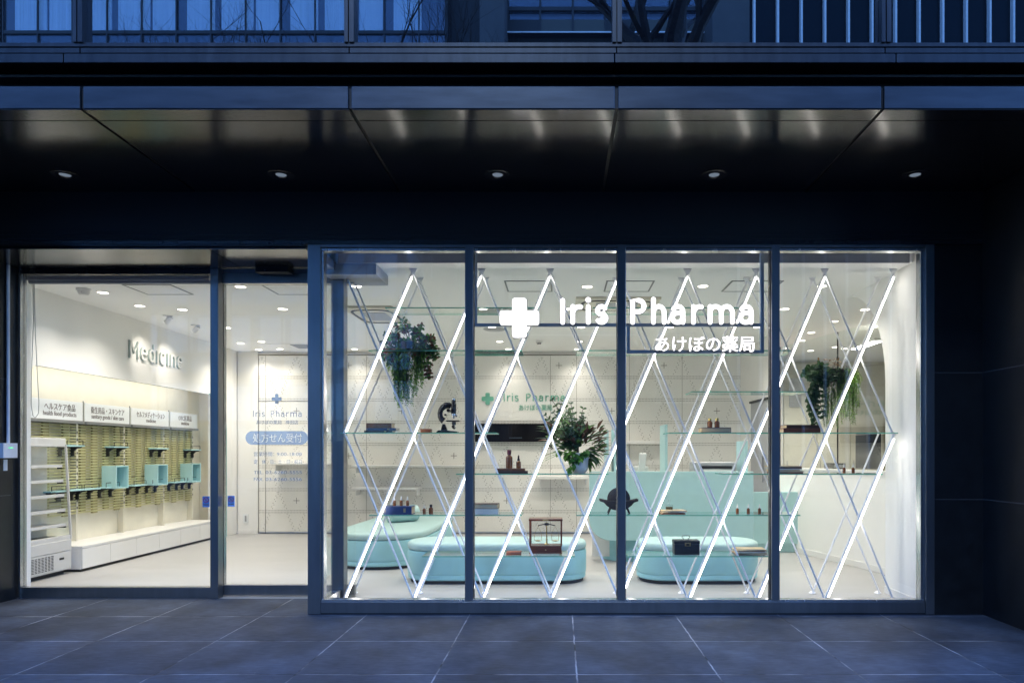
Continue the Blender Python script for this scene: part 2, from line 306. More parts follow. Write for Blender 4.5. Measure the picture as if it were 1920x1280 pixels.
# ------------------------------------------------------------------ mesh builder
class MB:
    def __init__(s): s.v, s.f, s.m, s.mats = [], [], [], []
    def mi(s, key):
        if key not in s.mats: s.mats.append(key)
        return s.mats.index(key)
    def add(s, vs, fs, key):
        o = len(s.v); i = s.mi(key)
        s.v += [tuple(p) for p in vs]
        for f in fs: s.f.append(tuple(o + k for k in f)); s.m.append(i)
    def box(s, x0, x1, y0, y1, z0, z1, key):
        if x0 > x1: x0, x1 = x1, x0
        if y0 > y1: y0, y1 = y1, y0
        if z0 > z1: z0, z1 = z1, z0
        s.add([(x0,y0,z0),(x1,y0,z0),(x1,y1,z0),(x0,y1,z0),(x0,y0,z1),(x1,y0,z1),(x1,y1,z1),(x0,y1,z1)],
              [(0,3,2,1),(4,5,6,7),(0,1,5,4),(1,2,6,5),(2,3,7,6),(3,0,4,7)], key)
        return s
    def obox(s, c, ax, ay, az, key):
        """box from centre and half-axis vectors"""
        c, ax, ay, az = Vector(c), Vector(ax), Vector(ay), Vector(az)
        vs = [c + ax*i + ay*j + az*k for k in (-1,1) for j in (-1,1) for i in (-1,1)]
        s.add(vs, [(0,2,3,1),(4,5,7,6),(0,1,5,4),(1,3,7,5),(3,2,6,7),(2,0,4,6)], key); return s
    def bar(s, a, b, w, h, key, up=(0,1,0)):
        a, b = Vector(a), Vector(b); t = (b-a); L = t.length; t.normalize()
        u = Vector(up); sd = t.cross(u).normalized(); u = sd.cross(t).normalized()
        return s.obox((a+b)/2, t*L/2, sd*w/2, u*h/2, key)
    def prism(s, poly, axis, a, b, key):
        """extrude a 2D polygon: axis 'x' -> poly is (y,z); 'y' -> (x,z); 'z' -> (x,y)"""
        n = len(poly)
        def p3(p, t): return (t, p[0], p[1]) if axis == 'x' else (p[0], t, p[1]) if axis == 'y' else (p[0], p[1], t)
        vs = [p3(p, a) for p in poly] + [p3(p, b) for p in poly]
        fs = [tuple(range(n))[::-1], tuple(range(n, 2*n))] + [(i, (i+1) % n, n+(i+1) % n, n+i) for i in range(n)]
        s.add(vs, fs, key); return s
    def lathe(s, prof, c, key, seg=20, axis='z'):
        vs, fs = [], []; n = len(prof)
        for k in range(seg):
            a = 2*PI*k/seg
            for r, z in prof:
                p = (r*math.cos(a), r*math.sin(a), z)
                if axis == 'y': p = (p[0], p[2], p[1])
                elif axis == 'x': p = (p[2], p[0], p[1])
                vs.append((c[0]+p[0], c[1]+p[1], c[2]+p[2]))
        for k in range(seg):
            k2 = (k+1) % seg
            for i in range(n-1): fs.append((k*n+i, k2*n+i, k2*n+i+1, k*n+i+1))
        if prof[0][0] > 1e-6: fs.append(tuple(k*n for k in range(seg))[::-1])
        if prof[-1][0] > 1e-6: fs.append(tuple(k*n+n-1 for k in range(seg)))
        s.add(vs, fs, key); return s
    def tube(s, pts, rad, key, seg=8, nrm=None, flat=1.0, rnd_ends=False):
        pts = [Vector(p) for p in pts]
        rs = list(rad) if hasattr(rad, '__len__') else [rad]*len(pts)
        if rnd_ends:
            if len(pts) == 1: pts = [pts[0]-Vector((0.0001,0,0)), pts[0]+Vector((0.0001,0,0))]; rs = rs*2
            t0 = (pts[0]-pts[1]).normalized(); t1 = (pts[-1]-pts[-2]).normalized(); r0, r1 = rs[0], rs[-1]
            A = (88, 62, 32); pts = [pts[0]+t0*r0*math.sin(R(q)) for q in A] + pts + [pts[-1]+t1*r1*math.sin(R(q)) for q in A[::-1]]
            rs = [r0*math.cos(R(q)) for q in A] + rs + [r1*math.cos(R(q)) for q in A[::-1]]
        n = len(pts); vs, fs = [], []; prev = None
        for i, p in enumerate(pts):
            t = (pts[min(i+1, n-1)] - pts[max(i-1, 0)]).normalized()
            if nrm is not None: u = Vector(nrm)
            else:
                ref = prev if prev is not None else (Vector((0,0,1)) if abs(t.z) < 0.9 else Vector((0,1,0)))
                u = (ref - t*ref.dot(t)).normalized(); prev = u
            sd = t.cross(u).normalized()
            for k in range(seg):
                a = 2*PI*k/seg
                vs.append(p + sd*rs[i]*math.cos(a) + u*rs[i]*flat*math.sin(a))
        for i in range(n-1):
            for k in range(seg):
                k2 = (k+1) % seg; fs.append((i*seg+k, i*seg+k2, (i+1)*seg+k2, (i+1)*seg+k))
        fs.append(tuple(range(seg))[::-1]); fs.append(tuple((n-1)*seg+k for k in range(seg)))
        s.add(vs, fs, key); return s
    def quad(s, a, b, c, d, key): s.add([a,b,c,d], [(0,1,2,3)], key); return s
    def leaf(s, p, d, up, L, W, key, bend=0.25, seg=4, shape='oval'):
        p, d = Vector(p), Vector(d).normalized(); up = Vector(up)
        sd = d.cross(up)
        if sd.length < 1e-4: sd = d.cross(Vector((1,0,0.3)))
        sd.normalize(); nm = sd.cross(d).normalized()
        vs, fs = [], []
        for i in range(seg+1):
            t = i/seg
            w = W*(math.sin(PI*min(1, t*0.92+0.06))**(0.7 if shape == 'round' else 1.0)) if shape != 'lance' else W*math.sin(PI*(t**0.75*0.96+0.03))
            c = p + d*L*t - nm*bend*L*t*t
            vs += [c - sd*w*0.5 + nm*w*0.14, c, c + sd*w*0.5 + nm*w*0.14]
        for i in range(seg):
            a = i*3; fs += [(a, a+1, a+4, a+3), (a+1, a+2, a+5, a+4)]
        s.add(vs, fs, key)
    def build(s, name, parent=None, smooth=False, bevel=0.0, origin=None, world=True):
        """ONE mesh object. world: coordinates are world ones, else local to the parent"""
        me = bpy.data.meshes.new(name)
        if parent is None:
            if origin is None:
                xs, ys, zs = zip(*s.v); origin = ((min(xs)+max(xs))/2, (min(ys)+max(ys))/2, min(zs))
            off = Vector(origin)
        else: off = base_of(parent) if world else Vector((0,0,0))
        me.from_pydata([tuple(Vector(p)-off) for p in s.v], [], s.f)
        for k in s.mats: me.materials.append(MAT[k])
        me.polygons.foreach_set('material_index', s.m)
        bm = bmesh.new(); bm.from_mesh(me); bmesh.ops.recalc_face_normals(bm, faces=bm.faces[:]) if len(s.f) < 60000 and not getattr(s, 'keep', False) else None
        bm.to_mesh(me); bm.free()
        if smooth:
            me.polygons.foreach_set('use_smooth', [True]*len(me.polygons))
            try: me.set_sharp_from_angle(angle=R(38))
            except Exception: pass
        o = bpy.data.objects.new(name, me); COL.objects.link(o)
        if parent is None: o.location = off
        else: o.parent = parent
        if bevel:
            b = o.modifiers.new('bevel', 'BEVEL'); b.width = bevel; b.segments = 2; b.limit_method = 'ANGLE'; b.angle_limit = R(40)
        return o
def base_of(o):
    p = Vector(o.location)
    while o.parent: o = o.parent; p = p + Vector(o.location)
    return p
def tag(o, label, cat, group=None, kind=None):
    if label: o['label'] = label
    if cat: o['category'] = cat
    if group: o['group'] = group
    if kind: o['kind'] = kind
    return o
def thing(name, label, cat, loc=(0,0,0), group=None, rz=0.0):
    o = bpy.data.objects.new(name, None); COL.objects.link(o); o.empty_display_size = 0.1
    o.location = loc; o.rotation_euler = (0,0,rz)
    return tag(o, label, cat, group)
def copy_tree(o, parent=None):
    c = o.copy(); COL.objects.link(c)
    if parent: c.parent = parent
    for ch in list(o.children): copy_tree(ch, c)
    return c
def dup(o, loc, label, group=None, rz=None):
    c = copy_tree(o); c.location = loc; c['label'] = label
    if group: c['group'] = group
    if rz is not None: c.rotation_euler = (0,0,rz)
    return c
def struct(mb, name, **kw):
    o = mb.build(name, **kw); o['kind'] = 'structure'; return o
ORD = ['first','second','third','fourth','fifth','sixth','seventh','eighth','ninth','tenth','eleventh','twelfth']

# ------------------------------------------------------------------ lettering
def arc(cx, cy, rx, ry, a0, a1, n=12):
    return [(cx+rx*math.cos(R(a0+(a1-a0)*i/n)), cy+ry*math.sin(R(a0+(a1-a0)*i/n))) for i in range(n+1)]
XH = 0.72
GLY = {
 'I': [[(0,0),(0,1)]],
 'r': [[(0,0),(0,XH)], arc(0.30,0.40,0.30,0.31,180,78,8)],
 'i': [[(0,0),(0,XH)], [(0,1.02)]],
 's': [arc(0.2,0.54,0.185,0.18,35,270,14)+arc(0.2,0.18,0.2,0.18,90,-145,14)[1:]],
 'P': [[(0,0),(0,1),(0.26,1)]+arc(0.26,0.74,0.26,0.26,90,-90,12)+[(0.26,0.48),(0,0.48)]],
 'h': [[(0,0),(0,1.05)], arc(0.245,0.44,0.245,0.28,180,0,12)+[(0.49,0)]],
 'n': [[(0,0),(0,XH)], arc(0.245,0.44,0.245,0.28,180,0,12)+[(0.49,0)]],
 'm': [[(0,0),(0,XH)], arc(0.255,0.44,0.255,0.28,180,0,12)+[(0.51,0)], arc(0.765,0.44,0.255,0.28,180,0,12)+[(1.02,0)]],
 'a': [arc(0.25,0.48,0.23,0.24,150,0,12)+[(0.48,0)], [(0.48,0.42),(0.22,0.42)]+arc(0.21,0.21,0.21,0.21,90,270,10)+[(0.30,0.0),(0.48,0.12)]],
 'M': [[(0,0),(0,1),(0.38,0.3),(0.76,1),(0.76,0)]],
 'e': [[(0.02,0.38),(0.54,0.38)]+arc(0.27,0.36,0.27,0.36,4,312,20)],
 'd': [arc(0.25,0.36,0.25,0.36,0,360,20), [(0.5,0),(0.5,1.05)]],
 'c': [arc(0.27,0.36,0.27,0.36,48,312,16)],
}
IRIS = [('I',0),('r',0.46),('i',1.17),('s',1.58)]
PHARMA = [('P',3.2),('h',4.15),('a',5.02),('r',5.98),('m',6.74),('a',8.14)]
MEDIC = [('M',0),('e',1.08),('d',1.92),('i',2.78),('c',3.10),('i',3.98),('n',4.30),('e',5.08)]
def strokes(mb, word, o, u, v, n, unit, r, key, flat=1.0, jitter=0.0, seg=10):
    """round-ended strokes: o origin, u right, v up, n outward normal"""
    o, u, v, n = Vector(o), Vector(u), Vector(v), Vector(n); q = 0
    for ch, adv in word:
        for st in GLY[ch]:
            rr = r*1.2 if len(st) == 1 else r
            off = n*jitter*q; q += 1
            mb.tube([o + u*(adv+x)*unit + v*y*unit + off for x, y in st], rr*unit, key, seg, nrm=n, flat=flat, rnd_ends=True)
def text_mesh(mb, txt, o, u, v, size, key, weight=0.0, depth=0.002, align='CENTER', width=None, n=None):
    """built-in font text as mesh; o = baseline anchor, size = letter box height, width = fit to this length"""
    cu = bpy.data.curves.new('t', 'FONT'); cu.body = txt; cu.size = 1.0; cu.align_x = align; cu.offset = weight; cu.extrude = 0.5; cu.resolution_u = 3
    ob = bpy.data.objects.new('t', cu); COL.objects.link(ob)
    dg = bpy.context.evaluated_depsgraph_get(); dg.update()
    me = bpy.data.meshes.new_from_object(ob.evaluated_get(dg))
    vs = [p.co.copy() for p in me.vertices]; fs = [tuple(p.vertices) for p in me.polygons]
    bpy.data.objects.remove(ob); bpy.data.curves.remove(cu); bpy.data.meshes.remove(me)
    if not vs: print('EMPTY TEXT', txt); return
    u, v, o = Vector(u), Vector(v), Vector(o); nn = u.cross(v) if n is None else Vector(n)
    sx = size
    if width:
        w = max(p.x for p in vs) - min(p.x for p in vs); sx = width / w
        if align == 'LEFT':
            x0 = min(p.x for p in vs); vs = [Vector((p.x-x0, p.y, p.z)) for p in vs]
        else:
            xm = (max(p.x for p in vs) + min(p.x for p in vs))/2; vs = [Vector((p.x-xm, p.y, p.z)) for p in vs]
    mb.add([o + u*p.x*sx + v*p.y*size + nn*p.z*depth for p in vs], fs, key)
def cross_poly(cx, cz, arm, half, r=0.0):
    """plus outline with lightly rounded outer corners, in (x,z)"""
    a, h = arm, half; pts = []
    def corner(x, z, ax, az):
        if r <= 0: pts.append((cx+x, cz+z)); return
        for i in range(4):
            t = i/3*PI/2
            pts.append((cx + x - r*ax[0]*(1-math.sin(t)) - r*az[0]*(1-math.cos(t)), cz + z - r*ax[1]*(1-math.sin(t)) - r*az[1]*(1-math.cos(t))))
    for k in range(4):
        q = k*PI/2; c, s_ = round(math.cos(q)), round(math.sin(q))
        rot = lambda p: (p[0]*c - p[1]*s_, p[0]*s_ + p[1]*c)
        p1 = rot((a,-h)); p2 = rot((a,h)); p3 = rot((h,h))
        if r <= 0: pts += [(cx+p1[0],cz+p1[1]),(cx+p2[0],cz+p2[1])]
        else:
            for base, e in ((p1, (rot((0,-1)), rot((1,0)))), (p2, (rot((1,0)), rot((0,1))))):
                d0, d1 = e
                for i in range(4):
                    t = i/3*PI/2
                    cxx = base[0]-r*(d0[0]+d1[0]); czz = base[1]-r*(d0[1]+d1[1])
                    pts.append((cx+cxx+r*(d0[0]*math.cos(t)+d1[0]*math.sin(t)), cz+czz+r*(d0[1]*math.cos(t)+d1[1]*math.sin(t))))
        pts.append((cx+p3[0], cz+p3[1]))
    return pts

# ================================================================== THE STREET AND THE BUILDING
ZC = 3.147          # shop ceiling
BW = 5.90           # back wall
FL, FR = -5.22, 3.655
m = MB(); m.box(-60, 60, -9.2, 0.66, -0.3, 0.0, 'paving'); pav = struct(m, 'pavement', origin=(0,0,0))
m = MB(); m.box(-60, 60, -9.38, -9.2, -0.35, 0.0, 'stone'); struct(m, 'kerb')
m = MB(); m.quad((-400,-400,-0.14),(400,-400,-0.14),(400,400,-0.14),(-400,400,-0.14), 'asphalt'); struct(m, 'road')
m = MB(); m.box(-5.9, 3.3, 0.665, BW, -0.3, -0.002, 'floor_in'); m.box(-2.17, 3.24, 0.05, 0.665, -0.3, -0.002, 'floor_in'); m.box(3.3, 6.5, 0.3, 7.6, -0.3, -0.002, 'floor_in'); m.box(-6.3,-5.9,0.665,BW,-0.3,-0.002,'floor_in')
struct(m, 'floor')
m = MB(); m.box(-6.3, 6.5, 0.78, 7.6, ZC, ZC+0.3, 'ceil'); m.box(-2.05, 3.24, 0.402, 0.78, ZC, ZC+0.3, 'ceil')
struct(m, 'ceiling')

# ---- our building
bld = thing('office_building', 'dark metal office building with glossy soffit over its recessed ground floor', 'building', (0, 0, 0))
YF = -1.42
seams = [-6.6] + [X(p, YF) for p in (153, 656, 1156, 1655)] + [3.9, 5.7]
for i in range(len(seams)-1):
    a, b = seams[i]+0.012, seams[i+1]-0.012
    m = MB(); m.box(a, b, YF, YF+0.09, 3.655, 3.80, 'fascia'); m.build('fascia_panel', bld, bevel=0.003)
    m = MB(); m.box(a, b, YF+0.005, YF+0.145, 3.648, 3.654, 'soffit'); m.box(a, b, YF+0.155, -0.005, 3.648, 3.66, 'soffit'); m.build('soffit_panel', bld)
m = MB(); m.box(-6.7, 5.8, YF+0.02, 0.4, 3.664, 3.79, 'black'); m.box(-6.7, 5.8, YF+0.16, YF+0.4, 3.79, 3.98, 'black'); m.box(-6.7, 5.8, YF+0.10, YF+0.16, 3.83, 3.845, 'black'); m.box(-6.7, 5.8, YF+0.07, YF+0.16, 3.90, 3.915, 'black'); m.build('canopy_core', bld)
# sill bands
s2 = [-6.6, X(122, YF), X(1152, YF), X(1678, YF), 5.7]
for i in range(4):
    m = MB(); m.box(s2[i]+0.004, s2[i+1]-0.004, YF-0.015, YF+0.12, H(117.5, YF-0.015), H(101, YF-0.015), 'sill_metal'); m.build('sill_band', bld, bevel=0.002)
s3 = [-6.6, X(151, YF), X(655, YF), X(1156, YF), X(1659, YF), 5.7]
for i in range(5):
    m = MB(); m.box(s3[i]+0.004, s3[i+1]-0.004, YF-0.005, YF+0.1, H(100, YF), H(91, YF), 'sill_metal'); m.build('sill_flashing', bld)
    m = MB(); m.box(s3[i]-0.0, s3[i+1]-0.0, YF-0.01, YF+0.08, H(89, YF), H(82, YF), 'sill_metal'); m.build('window_sill', bld)
zg0 = H(82, YF)
for i, px in enumerate((148, 655, 1156, 1659)):
    w = MB(); x = X(px, YF); w.box(x-0.028, x-0.004, YF-0.02, YF+0.08, zg0, 6.6, 'sill_metal'); w.box(x+0.004, x+0.034, YF-0.02, YF+0.08, zg0, 6.6, 'sill_metal'); w.box(x-0.004, x+0.004, YF, YF+0.08, zg0, 6.6, 'black'); w.build('mullion', bld)
edges = [-6.6, X(148,YF), X(655,YF), X(1156,YF), X(1659,YF), 5.7]
for i in range(5):
    m = MB(); m.box(edges[i]+0.03, edges[i+1]-0.03, YF+0.03, YF+0.06, zg0, 6.6, 'glass_up'); m.build('window', bld)
m = MB(); m.box(-14, 14, YF+0.1, 6, 6.6, 24, 'opp_dark'); m.box(-14, -6.6, YF, 6, 0, 6.6, 'stone_black'); m.box(5.7, 14, YF, 6, 0, 6.6, 'stone_black'); m.box(-6.6, 5.7, YF+0.4, YF+0.5, 4.0, 6.6, 'black'); m.build('upper_wall', bld)
# header over the glazing, ribbed at its foot
m = MB(); m.box(FL, FR, -0.004, 0.10, 3.31, 3.648, 'header')
for k in range(5): m.box(FL, FR, -0.004 - 0.004*(k % 2), 0.10, 3.225+k*0.017, 3.242+k*0.017-0.001, 'header')
m.box(FL, FR, -0.012, 0.10, 3.197, 3.224, 'dark_metal'); m.build('header', bld)
m = MB(); m.box(FL-0.3, FR+0.2, 0.10, 0.40, 3.32, 3.66, 'black'); m.build('header_core', bld)
# soffit above the doors
for a, b in ((FL, X(388, 0)), (X(388, 0), X(571, 0))):
    m = MB(); m.box(a+0.004, b-0.004, 0.0, 0.028, 3.185, 3.195, 'soffit'); m.box(a+0.004, b-0.004, 0.034, 0.66, 3.165, 3.195, 'soffit'); m.build('door_soffit_panel', bld)
# side walls and corner cladding
jz = [0.0, 0.997, 2.09, 3.648]
for side, x0, x1, y1 in (('l', -6.59, FL, 0.598), ('r', FR, 5.69, 0.098)):
    m = MB()
    for k in range(3): m.box(x0, x1, YF+0.02, y1, jz[k]+0.004*(k > 0), jz[k+1]-0.004, 'stone_black')
    m.box(x0+0.004 if side == 'l' else x0+0.003, x1-0.003, YF+0.03, y1-0.002, 0, 3.6, 'stone_joint')
    m.build('side_wall', bld)
xr = X(1752, 0)
m = MB()
for k in range(3): m.box(xr+0.004, FR-0.003, 0.0, 0.12, jz[k]+0.004*(k > 0), (jz[k+1] if k < 2 else 3.195)-0.004, 'stone_black')
m.box(xr, FR, 0.004, 0.13, 0, 3.19, 'stone_joint'); m.build('pier', bld)
m = MB(); m.box(-6.4, FL-0.001, 0.60, 0.72, 0, 3.6, 'stone_black'); m.build('pier', bld)

# downlights in the soffit
SD = []
for i, px in enumerate((122, 527, 933, 1339, 1716)):
    y = -0.37; x = X(px, y)
    if i == 0:
        t = thing('soffit_downlight', '', 'downlight', (x, y, 3.648))
        mb = MB(); mb.lathe([(0.043,0.0),(0.100,0.0),(0.103,-0.006),(0.098,-0.008),(0.055,-0.008),(0.043,0.0)], (0,0,0), 'dark_metal', 28); mb.build('trim_ring', t, smooth=True, world=False)
        mb = MB(); mb.lathe([(0.0,-0.0015),(0.042,-0.0015)], (0,0,0), 'e_lens_sheen', 24); mb.build('lamp_lens', t, world=False)
        SD.append(t); t['group'] = 'downlights in the dark soffit'
    else:
        t = dup(SD[0], (x, y, 3.648), '', 'downlights in the dark soffit'); SD.append(t)
for t, l in zip(SD, ('leftmost round downlight in the dark soffit, over the wide fixed pane', 'round soffit downlight above the sliding door and blue window lettering', 'middle round downlight in the dark soffit, above the white sign cross', 'round soffit downlight above the white lettering of the shop sign', 'rightmost round downlight in the dark soffit, near the black side wall')): t['label'] = l

# ================================================================== SHOP WINDOW BAY
bay = thing('shop_window', 'projecting steel framed shop window of four tall panes showing lit diagonal tubes', 'shop window', (0.5, 0.04, 0))
xb0, xb1 = X(577, 0), X(1752, 0)
muls = [(577, 601), (872, 887), (1158, 1173), (1447, 1462), (1735, 1752)]
zs0, zs1 = 0.0, H(1124, 0); zh0, zh1 = H(469.5, 0), 3.195
m = MB(); m.box(X(601,0), X(1735,0), 0.004, 0.085, 0.012, zs1-0.018, 'steel'); m.box(X(601,0), X(1735,0), 0.012, 0.09, zs1-0.018, zs1, 'steel_light'); m.box(xb0, xb1, 0.01, 0.09, 0, 0.012, 'gasket'); m.build('sill', bay, bevel=0.002)
m = MB(); m.box(X(601,0), X(1735,0), 0.0, 0.085, zh0+0.028, zh1, 'steel'); m.box(X(601,0), X(1735,0), 0.012, 0.085, zh0, zh0+0.022, 'steel_light'); m.box(X(601,0), X(1735,0), 0.02, 0.085, zh0+0.022, zh0+0.028, 'gasket'); m.build('head', bay, bevel=0.002)
for i, (a, b) in enumerate(muls):
    xa, xb = X(a, 0), X(b, 0)
    m = MB()
    if i == 0: m.box(xa, xb, -0.002, 0.10, 0.004, zh1, 'steel'); m.box(xb+0.001, xb+0.02, 0.02, 0.10, zs1, zh0, 'steel_light')
    elif i == 4: m.box(xa+0.004, xb, -0.002, 0.10, 0.004, zh1, 'steel'); m.box(xa-0.03, xa+0.003, 0.02, 0.10, zs1, zh0, 'steel_light')
    else: m.box(xa, xb, -0.002, 0.09, zs1-0.001, zh1, 'steel'); m.box(xa-0.006, xa-0.001, 0.03, 0.085, zs1, zh0, 'gasket'); m.box(xb+0.001, xb+0.006, 0.03, 0.085, zs1, zh0, 'gasket')
    m.build('jamb' if i in (0, 4) else 'mullion', bay, bevel=0.002)
for i in range(4):
    m = MB(); m.box(X(muls[i][1],0)+0.022*(i == 0)+0.007, X(muls[i+1][0],0)-0.007-0.03*(i == 3), 0.045, 0.057, zs1+0.001, zh0-0.001, 'glass'); m.build('pane', bay)
# return side of the bay, glass between the front jamb and a steel end post
m = MB(); m.box(-2.18, -2.06, 0.60, 0.72, 0, 3.16, 'steel'); m.build('end_post', bay, bevel=0.002)
m = MB(); m.box(-2.125, -2.113, 0.105, 0.595, 0.105, 3.08, 'glass'); m.build('side_pane', bay)
m = MB(); m.box(-2.16, -2.08, 0.105, 0.598, 0.0, 0.10, 'steel_light'); m.box(-2.16, -2.08, 0.105, 0.598, 3.085, 3.16, 'steel'); m.build('side_rail', bay)
m = MB(); m.box(-2.18, 3.24, 0.09, 0.40, 3.245, 3.30, 'ceil'); m.box(-2.05, X(1705, 0.4), 0.396, 0.402, ZC, 3.245, 'header_grey'); m.box(X(1705,0.4), 3.24, 0.36, 0.402, ZC, 3.245, 'ceil'); m.build('ceiling_pocket', bay)
m = MB(); m.box(-2.18, -1.70, 0.42, 0.85, ZC-0.10, ZC-0.001, 'header_grey'); m.build('corner_bulkhead', bay)

# ================================================================== DOORS
YD = 0.67
fx = thing('fixed_window', 'wide fixed glass pane beside the sliding door with a roller blind at its top', 'window', (-4.3, YD, 0))
m = MB(); m.box(X(38,YD), X(397,YD)-0.001, YD, YD+0.07, 0.0, 0.102, 'steel'); m.build('bottom_rail', fx, bevel=0.002)
m = MB(); m.box(X(38,YD), X(397,YD)-0.001, YD, YD+0.07, 3.115, 3.165, 'dark_metal'); m.build('head_rail', fx)
m = MB(); m.box(X(36,YD), X(39.5,YD), YD-0.01, YD+0.07, 0.0, 3.165, 'steel_light'); m.build('jamb', fx)
m = MB(); m.box(X(397,YD), X(412,YD), YD-0.03, YD+0.07, 0.0, 3.165, 'steel'); m.build('mullion', fx, bevel=0.002)
m = MB(); m.box(X(39.5,YD), X(397,YD), YD+0.03, YD+0.042, 0.102, 3.115, 'glass'); m.build('pane', fx)
def sticker(parent, px, py, Y):
    w, h = 0.068, 0.105; cx, cz = X(px, Y), H(py, Y)
    m = MB(); m.box(cx-w/2, cx+w/2, Y-0.002, Y, cz-h/2, cz+h/2, 'sticker_blue')
    cc = (cx, Y-0.0035, cz+0.016)
    m.lathe([(0.0, 0), (0.021, 0)], (cc[0], Y-0.0028, cc[2]), 'sticker_white', 20, 'y')
    pts = [(cc[0]+0.0235*math.cos(a*PI/10), cc[1], cc[2]+0.0235*math.sin(a*PI/10)) for a in range(21)]
    m.tube(pts, 0.0042, 'sticker_red', 6, nrm=(0,-1,0), flat=0.2)
    m.tube([(cc[0]-0.016, cc[1], cc[2]+0.016), (cc[0]+0.016, cc[1], cc[2]-0.016)], 0.004, 'sticker_red', 6, nrm=(0,-1,0), flat=0.2)
    m.box(cc[0]-0.006, cc[0]+0.004, Y-0.0045, Y-0.0032, cc[2]-0.011, cc[2]+0.011, 'ink')
    m.box(cx-0.026, cx+0.026, Y-0.0026, Y-0.0022, cz-0.034, cz-0.024, 'ink')
    m.box(cx-0.022, cx+0.022, Y-0.0026, Y-0.0022, cz-0.0465, cz-0.0435, 'sticker_white')
    m.build('sticker', parent)
sticker(fx, 386.5, 940, YD+0.028)
dr = thing('sliding_door', 'glass sliding door with pale blue lettering and a blue rounded band', 'door', (-2.7, YD+0.08, 0))
Y2 = YD + 0.06
xd0, xd1 = X(413, Y2), -2.0
m = MB(); m.box(xd0, xd1, Y2+0.02, Y2+0.07, 0.008, H(1097, Y2), 'steel'); m.build('bottom_rail', dr, bevel=0.002)
m = MB(); m.box(xd0, xd1, Y2-0.02, Y2+0.07, H(532, Y2), H(513, Y2), 'steel'); m.build('top_rail', dr, bevel=0.002)
m = MB(); m.box(xd0, X(418, Y2), Y2+0.02, Y2+0.07, H(1097, Y2), H(532, Y2), 'steel_light'); m.build('stile', dr)
m = MB(); m.box(X(418, Y2), xd1, Y2+0.04, Y2+0.05, H(1097, Y2), H(532, Y2), 'glass'); m.build('pane', dr)
YG = Y2 + 0.034
sticker(dr, 433.5, 939, YG)
m = MB(); m.prism(cross_poly(X(518.7, YG), H(747.5, YG), 9.2*0.00521, 3.1*0.00521, 0.004), 'y', YG, YG+0.002, 'film_blue'); m.build('cross_emblem', dr)
u = 0.00521
wd = (565 - 475)*u/8.65
m = MB(); strokes(m, IRIS+PHARMA, (X(475, YG), YG, H(780.5, YG)), (1,0,0), (0,0,1), (0,-1,0), wd, 0.068, 'film_blue', flat=0.15, seg=6); m.build('lettering', dr)
def dtext(t, x0, x1, py, h, wt=0.0):
    m = MB(); text_mesh(m, t, (X((x0+x1)/2, YG), YG, H(py, YG)), (1,0,0), (0,0,1), h*u, 'film_blue', wt, 0.002, width=(x1-x0)*u); m.build('lettering', dr)
dtext('あけぼの薬局', 480.5, 527.5, 794.5, 8.6); dtext('神田店', 535, 559, 794.5, 8.6)
# rounded band with the words cut out of it (pale letters stand 1 mm proud)
cz, hh = H(820.5, YG), 12.6*u; xa, xb = X(460.5, YG)+hh, X(577, YG)-hh
poly = [(xb+hh*math.cos(R(a)), cz+hh*math.sin(R(a))) for a in range(-90, 91, 12)] + [(xa+hh*math.cos(R(a)), cz+hh*math.sin(R(a))) for a in range(90, 271, 12)]
cu = bpy.data.curves.new('t', 'FONT'); cu.body = '処方せん受付'; cu.size = 1.0; cu.offset = 0.012
ob = bpy.data.objects.new('t', cu); COL.objects.link(ob)
bpy.context.view_layer.objects.active = ob; ob.select_set(True); bpy.ops.object.convert(target='CURVE'); ob = bpy.context.view_layer.objects.active
cv2 = ob.data; cv2.dimensions = '2D'; cv2.resolution_u = 4
ps = [(p.co[0], p.co[1]) for sp in cv2.splines for p in (sp.bezier_points if sp.type == 'BEZIER' else sp.points)]
tx0, tx1 = min(p[0] for p in ps), max(p[0] for p in ps); ty0, ty1 = min(p[1] for p in ps), max(p[1] for p in ps)
kx = 92*u/(tx1-tx0); ky = 17.0*u/(ty1-ty0); ox, oz = X(520, YG)-kx*(tx0+tx1)/2, cz-ky*(ty0+ty1)/2      # text -> metres
spl = cv2.splines.new('POLY'); spl.points.add(len(poly)-1); spl.use_cyclic_u = True
for p, (x, z) in zip(spl.points, poly): p.co = ((x-ox)/kx, (z-oz)/ky, 0, 1)
cv2.fill_mode = 'BOTH'
dg = bpy.context.evaluated_depsgraph_get(); dg.update(); me = bpy.data.meshes.new_from_object(ob.evaluated_get(dg))
m = MB(); m.add([(p.co.x*kx+ox, YG, p.co.y*ky+oz) for p in me.vertices], [tuple(p.vertices) for p in me.polygons], 'film_band'); m.keep = True
bpy.data.objects.remove(ob); bpy.data.meshes.remove(me)
m.build('rounded_band', dr)
dtext('営業時間：', 476, 514, 854, 8.6); dtext('9:00-18:00', 519, 565.5, 854, 8.8)
dtext('定　休　日：土・日・祝日', 476, 565.5, 868.5, 8.6)
dtext('TEL.', 476, 494, 888, 8.8); dtext('03-6260-5555', 498, 566, 888, 8.8)
dtext('FAX.', 476, 494, 901, 8.8); dtext('03-6260-5556', 498, 566, 901, 8.8)
m = MB(); m.box(X(487,YD), X(548,YD), YD-0.10, YD+0.03, H(514.5,YD), 3.164, 'gasket'); m.box(X(504,YD),X(506,YD), YD-0.103, YD-0.1, H(512,YD),H(510.6,YD), 'film_blue')
tag(m.build('door_sensor'), 'flat black motion sensor above the sliding door', 'sensor')
